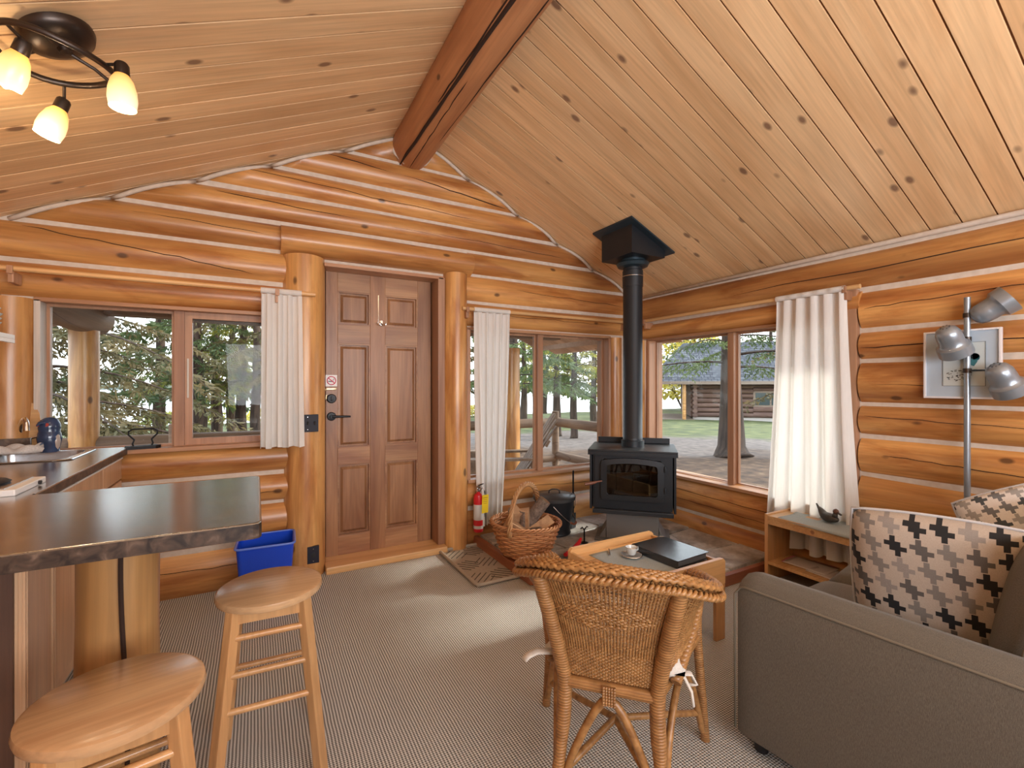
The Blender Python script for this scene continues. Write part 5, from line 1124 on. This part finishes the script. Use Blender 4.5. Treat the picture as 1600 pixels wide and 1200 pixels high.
# ---- bar stools
bs = empty('bar_stool', (-3.335, -1.69, 0), radians(-3), label='round wooden bar stool standing nearer the door', cat='stool', group='round wooden bar stools')
G().lathe([(0, .585), (.158, .585), (.168, .59), (.171, .60), (.168, .612), (.158, .6175), (0, .618)], 64).ob('seat', STOOLT, bs, smooth=True)
LP = [(sx_ * .105, sy_ * .105, sx_ * .158, sy_ * .158) for sx_, sy_ in ((-1, -1), (1, -1), (1, 1), (-1, 1))]
for a_, b_, c_, d_ in LP: G().beam((c_, d_, 0), (a_, b_, .588), .034, .034, .004, up=(1, 1, 0) if c_ * d_ < 0 else (1, -1, 0)).ob('leg', STOOLL, bs)
for i in range(4):
    p, q = LP[i], LP[(i + 1) % 4]
    for z in ((.22, .43) if i % 2 else (.275, .385, .50)):
        t = z / .588; G().tube([(p[2] + (p[0] - p[2]) * t, p[3] + (p[1] - p[3]) * t, z), (q[2] + (q[0] - q[2]) * t, q[3] + (q[1] - q[3]) * t, z)], .0105, 12).ob('rung', STOOLL, bs, smooth=True)
for i in range(4): p, q = LP[i], LP[(i + 1) % 4]; G().beam((p[0], p[1], .565), (q[0], q[1], .565), .02, .04).ob('apron', STOOLL, bs)
dup(bs, (-3.66, -2.175, 0), radians(10), 'round wooden bar stool under the near edge of the breakfast bar')

# ================================================================ KITCHEN
ZC = .955
wt = empty('kitchen_worktop', (0, 0, 0), label='dark mottled laminate kitchen worktop below the kitchen window', cat='worktop')
S0, S1, T0, T1 = -4.56, -4.19, -.50, -.09
g = G()
xs_ = [-4.585, S0, S1, -4.045]; ys_ = [-1.40, T0, T1, -.03]
for i in range(3):
    for j in range(3):
        if i == 1 and j == 1: continue
        g.box((xs_[i], ys_[j], ZC - .038), (xs_[i + 1], ys_[j + 1], ZC))
g.ob('slab', LAM, wt)
G().box((-4.585, -.125, ZC), (-4.44, -.112, ZC + .085), ch=.002).ob('backsplash', LAM, wt)
G().box((-4.047, -1.38, ZC - .006), (-4.041, -.04, ZC + .001), ch=.001).ob('steel_edge', STEEL, wt); G().box((-4.046, -1.395, ZC - .037), (-4.043, -.032, ZC - .007)).ob('edge_band', LAME, wt)
sk = empty('kitchen_sink', (-4.38, -.295, ZC), label='stainless steel sink let into the kitchen worktop', cat='sink')
hx_, hy_ = .19, .205
def rr_poly(a, b, r, n=5):
    P = []
    for cx, cy, a0 in ((a - r, -b + r, -90), (a - r, b - r, 0), (-a + r, b - r, 90), (-a + r, -b + r, 180)):
        for i in range(n + 1): t = radians(a0 + 90 * i / n); P.append((cx + r * cos(t), cy + r * sin(t)))
    return P
A, B, D_ = rr_poly(hx_ + .014, hy_ + .014, .03), rr_poly(hx_ - .02, hy_ - .02, .05), rr_poly(hx_ - .035, hy_ - .035, .05); n = len(A)
v = [(x, y, .002) for x, y in A] + [(x, y, .006) for x, y in [(x * .985, y * .985) for x, y in A]] + [(x, y, .004) for x, y in B] + [(x, y, -.14) for x, y in D_]
f = [(k * n + i, k * n + (i + 1) % n, (k + 1) * n + (i + 1) % n, (k + 1) * n + i) for k in range(3) for i in range(n)] + [tuple(3 * n + i for i in range(n))]
G().add(v, f).ob('basin', STEEL, sk, smooth=True)
G().lathe([(0, -.1385), (.03, -.1385), (.034, -.137)], 20).ob('drain', CHROME, sk, smooth=True)
fc = empty('faucet', (-4.50, -.06, ZC), label='chrome gooseneck tap behind the sink', cat='tap')
G().lathe([(.026, 0), (.026, .01), (.016, .016), (.014, .05), (0, .052)], 24).ob('tap_base', CHROME, fc, smooth=True)
G().tube([(0, 0, .04), (0, -.01, .10), (.01, -.03, .15), (.03, -.07, .185), (.055, -.12, .19), (.07, -.155, .17), (.073, -.16, .13)], [.011, .011, .011, .011, .011, .012, .013], 14).ob('spout', CHROME, fc, smooth=True)
G().tube([(0, 0, .05), (.03, .0, .075), (.07, -.005, .085)], [.008, .006, .007], 10).ob('tap_lever', CHROME, fc, smooth=True)
tw = empty('tea_towel', (-4.45, -.27, ZC + .006), .3, label='rumpled striped tea towel lying over the sink rim', cat='towel')
def twf(u, v): return (-.11 + .20 * u + .01 * sin(v * 9), -.05 + .10 * v + .02 * sin(u * 7), .018 + .030 * abs(sin(u * 6 + v * 2)) * (1 - (2 * v - 1) ** 4) + .012 * sin(v * 11))
o = G().grid(twf, 36, 20).ob('cloth', TOWEL, tw, smooth='all'); thicken(o, .006)
for q in (.22, .75): o = G().grid(lambda u, v: tuple(Vector(twf(u, q + .07 * v)) + Vector((0, 0, .0035))), 36, 2).ob('stripe', TOWELB, tw, smooth='all'); thicken(o, .002)
jug = empty('penguin_jug', (-4.375, -.095, ZC), radians(-25), label='glazed blue penguin shaped ceramic jug at the window end of the worktop', cat='jug')
G().lathe([(0, 0), (.038, .001), (.042, .01), (.044, .03), (.052, .075), (.048, .105), (.044, .115), (.047, .135), (.046, .155), (.036, .178), (.018, .190), (0, .193)], 32).ob('body', BLUEC, jug, smooth=True)
for s_ in (-1, 1):
    G().lathe([(0, -.045), (.012, -.03), (.017, 0), (.012, .03), (0, .045)], 12, Matrix.Translation((s_ * .046, -.004, .06)), .5, 1).ob('wing', plain('jug_wing_cream', (.42, .36, .33), .2), jug, smooth=True)
    G().lathe([(0, 0), (.009, .001), (.010, .004), (0, .006)], 14, Matrix.Translation((s_ * .022, -.038, .153)) @ Matrix.Rotation(pi / 2 - .2, 4, 'X')).ob('eye', plain('jug_eye_red', (.45, .08, .07), .2), jug, smooth=True)
G().tube([(0, -.035, .165), (.0, -.06, .163), (0, -.075, .15)], [.014, .009, .003], 10).ob('beak', BLUEC, jug, smooth=True)
fi = empty('flat_iron_trivet', (-3.975, -.045, W1[2] + .012), radians(8), label='old black cast iron trivet with looped wire handle on the window sill', cat='trivet')
G().prism([(-.085, -.035), (.06, -.04), (.085, 0), (.06, .04), (-.085, .035)], 0, .018).ob('base', CAST, fi)
G().tube([(-.045, 0, .018), (-.05, 0, .03), (-.042, 0, .055), (-.068, 0, .085), (-.068, 0, .105), (-.05, 0, .118), (.05, 0, .118), (.068, 0, .105), (.066, 0, .085), (.040, 0, .055), (.046, 0, .03), (.04, 0, .018)], .005, 8).ob('wire_handle', CAST, fi, smooth=True)
cbd = empty('cutting_board', (-4.565, -.075, ZC + .02), label='round topped pale wooden cutting board leaning in the kitchen corner', cat='board')
P = [(-.14, 0), (.14, 0)] + [(.14 * cos(pi * i / 14), .18 + .14 * sin(pi * i / 14)) for i in range(15)]
G().add([(x, -.009, z) for x, z in P] + [(x, .009, z) for x, z in P], [tuple(range(len(P))), tuple(range(2 * len(P) - 1, len(P) - 1, -1))] + [(i, (i + 1) % len(P), len(P) + (i + 1) % len(P), len(P) + i) for i in range(len(P))]).ob('panel', PINEX, cbd, rot=(-.06, 0, 0))
G().lathe([(.012, 0), (.016, .001), (.012, .002)], 16, Matrix.Translation((0, -.012, .28)) @ Matrix.Rotation(pi / 2, 4, 'X')).ob('hanging_hole', INK, cbd)
cbd.location.z = ZC + .0; cbd.location.y = -.055
ck = empty('cooktop', (-4.33, -1.265, ZC), label='white framed electric cooktop with black plates let into the worktop', cat='cooktop')
G().box((-.245, -.13, 0), (.245, .13, .022), ch=.004).ob('hob_body', WHITE, ck); G().box((-.225, -.115, .022), (.215, .115, .026), ch=.001).ob('hob_plate', STEEL, ck)
for x in (-.11, .10): G().lathe([(0, .026), (.085, .026), (.09, .032), (.08, .038), (0, .036)], 28, Matrix.Translation((x, 0, 0))).ob('burner', BLACKM, ck, smooth=True)
G().lathe([(0, 0), (.007, 0), (.007, .008), (0, .009)], 12, Matrix.Translation((.245, .06, .011)) @ Matrix.Rotation(pi / 2, 4, 'Y')).ob('indicator_knob', BLACKR, ck)
def cabinet(y0, y1, lab):
    c = empty('base_cabinet', (-4.36, (y0 + y1) / 2, 0), label=lab, cat='cabinet', group='base cabinets under the worktop'); hw = (y1 - y0) / 2 - .0015
    G().box((-.225, -hw, .09), (.268, hw, ZC - .04)).box((-.225, -hw, 0), (.21, hw, .09)).ob('carcass', CAB, c)
    d = G().box((.27, -hw + .003, ZC - .18), (.288, hw - .003, ZC - .055), ch=.004).ob('drawer_front', CAB, c)
    G().box((.286, -hw + .003, ZC - .064), (.294, hw - .003, ZC - .055), ch=.001).ob('finger_pull', WHITE, d)
    d = G().box((.27, -hw + .003, .10), (.288, hw - .003, ZC - .19), ch=.004).ob('door', CAB, c)
    G().box((.286, -hw + .05, .15), (.291, hw - .05, ZC - .24), ch=.002).ob('door_panel', CAB, d)
cabinet(-.44, -.06, 'maple base cabinet nearest the window wall'); cabinet(-.86, -.44, 'maple base cabinet second from the window wall'); cabinet(-1.39, -.86, 'maple base cabinet next to the breakfast bar')
bp = empty('breakfast_bar_top', (0, 0, 0), label='dark laminate breakfast bar top on a thick log post', cat='worktop')
P = [(-4.585, -2.13), (-3.388, -2.13), (-3.374, -2.124), (-3.368, -2.11), (-3.368, -1.42), (-3.374, -1.406), (-3.388, -1.40), (-4.585, -1.40)]
o = G().prism(P, ZC - .042, ZC + .001).ob('slab', LAM, bp); bv = o.modifiers.new('bev', 'BEVEL'); bv.width = .004; bv.segments = 2; bv.limit_method = 'ANGLE'; bv.angle_limit = radians(50)
G().prism([(x - (.0 if x < -4 else -.0008), y - (.0008 if y < -2 else -.0)) for x, y in P], ZC - .0415, ZC - .003).ob('edge_band', LAME, bp)
pc = empty('peninsula_cabinet', (0, 0, 0), label='pale panelled end cabinet under the breakfast bar', cat='cabinet')
G().box((-4.585, -1.66, 0), (-3.99, -1.42, ZC - .044)).ob('carcass', CAB, pc)
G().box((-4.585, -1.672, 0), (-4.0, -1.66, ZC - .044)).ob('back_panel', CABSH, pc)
G().box((-3.99, -1.665, .0), (-3.982, -1.42, ZC - .045)).ob('end_panel', CAB, pc)
for y in (-1.655, -1.44):
    for k in range(3): G().box((-3.982, y - .010 + k * .009, .0), (-3.975 + .002 * (k == 1), y - .005 + k * .009, ZC - .046), ch=.001).ob('moulding', CAB, pc)
lp_ = empty('bar_support_post', (-3.755, -1.705, 0), label='stout peeled log post with a deep crack holding up the breakfast bar', cat='post')
g = G(); log_mesh(g, ZC - .043, .105, .105, 28, .03, seed=9); g.ob('log', wood('bar_post_log', (.60, .34, .13), (.44, .22, .075), 0, .4, .6, 0, coat=.2), lp_, rot=(0, -pi / 2, 0), smooth=True)
G().tube([(.035 + .008 * sin(z * 6), -.1055 - .0 * z, z) for z in [.03 * i for i in range(31)]], [.002] + [.0065] * 29 + [.005], 6).ob('drying_crack', plain_crack, lp_)
# white shelf and bowls
shf = empty('wall_shelf', (-4.53, -1.0, 1.545), label='white wall shelf holding a stack of bowls at the kitchen side', cat='shelf')
G().box((-.13, -.55, 0), (.13, .565, .022), ch=.002).ob('board', WHITE, shf); G().box((.115, -.55, -.018), (.13, .565, 0), ch=.001).ob('front_lip', WHITE, shf)
for y in (-.4, .4): G().beam((-.12, y, -.12), (.08, y, -.0), .02, .012).ob('bracket', WHITE, shf)
bw = empty('bowl', (-4.50, -.56, 1.567), label='pale bowl at the bottom of the stack on the white shelf', cat='bowl', group='bowls stacked on the white shelf')
G().lathe([(0, .004), (.04, .0), (.045, .004), (.07, .02), (.092, .045), (.094, .048), (.09, .047), (.066, .024), (.04, .009), (0, .008)], 36).ob('dish', CERAM, bw, smooth=True); G().lathe([(.04, -.001), (.042, .004)], 24).ob('foot_ring', CERAM, bw)
for i, lb in enumerate(('pale bowl second from the bottom of the stack', 'pale bowl second from the top of the stack', 'pale bowl topmost on the stack of the white shelf')): dup(bw, (-4.50 + .004 * (i % 2), -.56 - .003 * i, 1.567 + .020 * (i + 1) - (0 if i < 2 else -.006)), None, lb)

# switches, bin
def plate(name, x, y, z, w_, h_, gangs, lab, outlet=False):
    r = empty(name, (x, y, z), label=lab, cat='switch' if not outlet else 'outlet')
    G().box((-w_ / 2, -.004, -h_ / 2), (w_ / 2, 0.02, h_ / 2), ch=.002).ob('cover_plate', NAVYP, r)
    for i in range(gangs):
        cx = (i - (gangs - 1) / 2) * .044
        if outlet: G().lathe([(0, 0), (.016, 0), (.016, .003), (0, .004)], 16, Matrix.Translation((cx, -.004, 0)) @ Matrix.Rotation(pi / 2, 4, 'X')).cbox((cx - .005, -.008, 0), (.002, .001, .009)).cbox((cx + .005, -.008, 0), (.002, .001, .009)).ob('socket', BLACKR, r)
        else: G().cbox((cx, -.007, 0), (.010, .012, .022), (.3, 0, 0), .001).ob('toggle', BLACKR, r)
    for s_ in (-1, 1): G().lathe([(0, 0), (.003, 0), (.003, .001)], 8, Matrix.Translation((0, -.0045, s_ * h_ * .36)) @ Matrix.Rotation(pi / 2, 4, 'X')).ob('screw', STEEL, r)
plate('light_switch', -3.075, -.141, 1.063, .135, .118, 3, 'dark three gang light switch plate on the log post left of the door')
plate('wall_outlet', -3.04, -.141, .165, .075, .115, 1, 'black wall outlet low on the log post by the door', True)
bn = empty('recycling_bin', (-3.325, -.29, 0), radians(-3), label='blue plastic recycling bin standing by the wall behind the bar stool', cat='bin')
def hollow(a0, b0, a1, b1, h_, t=.006):
    O0, O1, I1, I0 = rr_poly(a0, b0, .03), rr_poly(a1, b1, .03), rr_poly(a1 - t, b1 - t, .025), rr_poly(a0 - t, b0 - t, .025); n = len(O0)
    v = [(x, y, 0) for x, y in O0] + [(x, y, h_) for x, y in O1] + [(x, y, h_) for x, y in I1] + [(x, y, t) for x, y in I0]
    return G().add(v, [(k * n + i, k * n + (i + 1) % n, (k + 1) * n + (i + 1) % n, (k + 1) * n + i) for k in range(3) for i in range(n)] + [tuple(3 * n + i for i in range(n)), tuple(i for i in range(n))[::-1]])
hollow(.13, .115, .155, .14, .36).ob('bin_body', BLUEP, bn, smooth=True)
G().tube([(x, y, .36) for x, y in rr_poly(.159, .144, .03)], .007, 8, closed=True).ob('rim', plain('blue_bin_rim', (.12, .22, .75), .25), bn, smooth='all')
for x in (-.10, 0, .10): G().box((x - .004, -.134, .03), (x + .004, -.122, .30)).ob('rib', BLUEP, bn)

# ---- curtains and their rods (local x along the wall, y outwards)
def rod(loc, rz, x0, x1, brs, lab):
    r = empty('curtain_rod', loc, rz, lab, 'curtain rod'); G().tube([(x0, 0, 0), (x1, 0, 0)], .0145, 14).ob('dowel', PINEX, r, smooth=True)
    for x in brs: G().box((x - .012, -.012, -.075), (x + .012, .09, -.016), ch=.004).box((x - .012, -.026, -.03), (x + .012, -.016, .012), ch=.002).ob('bracket', TRIMV, r)
def curtain(loc, rz, w0, w1, h, lab, nf=7, amp=.022, seed=0, flare=0, heading=.05):
    rr = random.Random(seed); ph = [rr.uniform(-.6, .6) for _ in range(nf * 2 + 2)]
    r = empty('curtain', loc, rz, lab, 'curtain')
    def f(u, v):
        x = (w0 + (w1 - w0) * v ** 1.3) * (u - .5) + flare * v; k = u * nf * 2; i = int(min(k, nf * 2)); p = ph[i] * (1 - (k - i)) + ph[min(i + 1, len(ph) - 1)] * (k - i)
        a = amp * (.55 + .7 * v); y = a * sin(u * nf * 2 * pi + p * (1 + .6 * v)) + .004 * sin(v * 5 + u * 9); return (x + .3 * a * cos(u * nf * 4 * pi + p), y, -heading * .4 - h * v + .006 * sin(u * 19) * (v > .98))
    o = G().grid(f, nf * 16, 26).ob('cloth', CURT, r, smooth='all')
    # folded hem and rod pocket
    o2 = G().grid(lambda u, v: tuple(Vector(f(u, .965 + .035 * v)) + Vector((0, -.002, 0))), nf * 16, 2).ob('hem', CURT, r, smooth='all')
    g = G().grid(lambda u, v: (w0 * (u - .5) , (-.019 - .003 * sin(u * nf * 2 * pi)) * cos(2 * pi * v), .0 + .019 * sin(2 * pi * v)), nf * 8, 12); g.ob('rod_pocket', CURT, r, smooth='all')
    return r, f
ZROD = 1.935
rod((0, -.17, ZROD), 0, -4.55, -3.03, (-4.5, -3.26), 'wooden curtain rod over the kitchen window')
rod((0, -.135, ZROD), 0, -1.94, -.10, (-1.90, -.2), 'wooden curtain rod over the porch window beside the door')
rod((-.115, 0, ZROD), -pi / 2, .12, 2.10, (2.02, .3), 'wooden curtain rod over the large side window')
curtain((-3.235, -.17, ZROD), 0, .24, .26, 1.0, 'short white voile curtain with a hanging tab at the kitchen window', 4, .022, 1)
curtain((-1.675, -.135, ZROD), 0, .33, .21, 1.74, 'long white voile curtain beside the door post at the porch window', 5, .024, 2, flare=-.02)
curtain((-.125, -1.80, ZROD), -pi / 2, .44, .60, 1.72, 'long white voile curtain over the side window behind the pine table', 5, .032, 3)

# ---- ceiling light over the breakfast bar
clt = empty('ceiling_spot_light', (-3.968, -1.452, 2.42), label='dark metal ceiling light with a ring and amber glass spot shades', cat='light')
zz = roof(-3.968) - 2.42
Mt = Matrix.Translation((0, 0, zz - .012)) @ Matrix.Rotation(-AN, 4, 'Y')
G().lathe([(.105, 0), (.105, -.012), (.095, -.03), (.06, -.045), (.02, -.05), (.018, -.062), (0, -.066)][::-1], 40, Mt).ob('canopy', DARKM, clt, smooth=True)
P = [(.15 * cos(a), .15 * sin(a), .012 * sin(a * 2)) for a in [2 * pi * i / 56 for i in range(56)]]; G().tube(P, .0085, 8, closed=True, sq=1.3).ob('ring', DARKM, clt, smooth='all')
for a in (.5, 2.6, 4.7): G().tube([(.03 * cos(a), .03 * sin(a), .04), (.10 * cos(a), .10 * sin(a), .025), (.15 * cos(a), .15 * sin(a), 0)], .006, 8).ob('spoke', DARKM, clt, smooth=True)
def spot(p, q, anchor):
    O = Vector((-3.968, -1.452, 2.42)); p = Vector(p) - O; q = Vector(q) - O; d = (q - p).normalized(); M = d.to_track_quat('Z', 'Y').to_matrix().to_4x4(); M.translation = p
    hs = G().lathe([(0, -.006), (.016, -.004), (.021, .004), (.022, .038), (.018, .042), (0, .04)], 24, M).ob('socket', DARKM, clt, smooth=True)
    G().tube([anchor, tuple(p)], .005, 8).ob('arm', DARKM, clt, smooth=True)
    sh_ = G().lathe([(.019, .0), (.032, .022), (.040, .055), (.042, .085), (.038, .115), (.036, .115), (.040, .085), (.038, .055), (.030, .024), (.017, .002)], 28, None).ob('shade', SHADE, clt, smooth=True)
    sh_.matrix_local = M @ Matrix.Translation((0, 0, .036)) @ Matrix.Rotation(0, 4, 'X')
    G().lathe([(0, .06), (.014, .065), (.022, .09), (.024, .11), (.018, .13), (0, .14)], 20, M @ Matrix.Translation((0, 0, .02))).ob('bulb', BULB, clt, smooth=True)
    w_ = O + p + d * .19; light('POINT', 'bulb_light', tuple(w_), 3.2, (1, .78, .5), .02)
spot((-3.783, -1.52, 2.425), (-3.78, -1.522, 2.29), (.14, -.05, .0)); spot((-3.999, -1.263, 2.375), (-4.043, -1.262, 2.243), (-.02, .149, 0)); spot((-4.02, -1.53, 2.41), (-4.065, -1.50, 2.30), (-.08, -.12, .01))
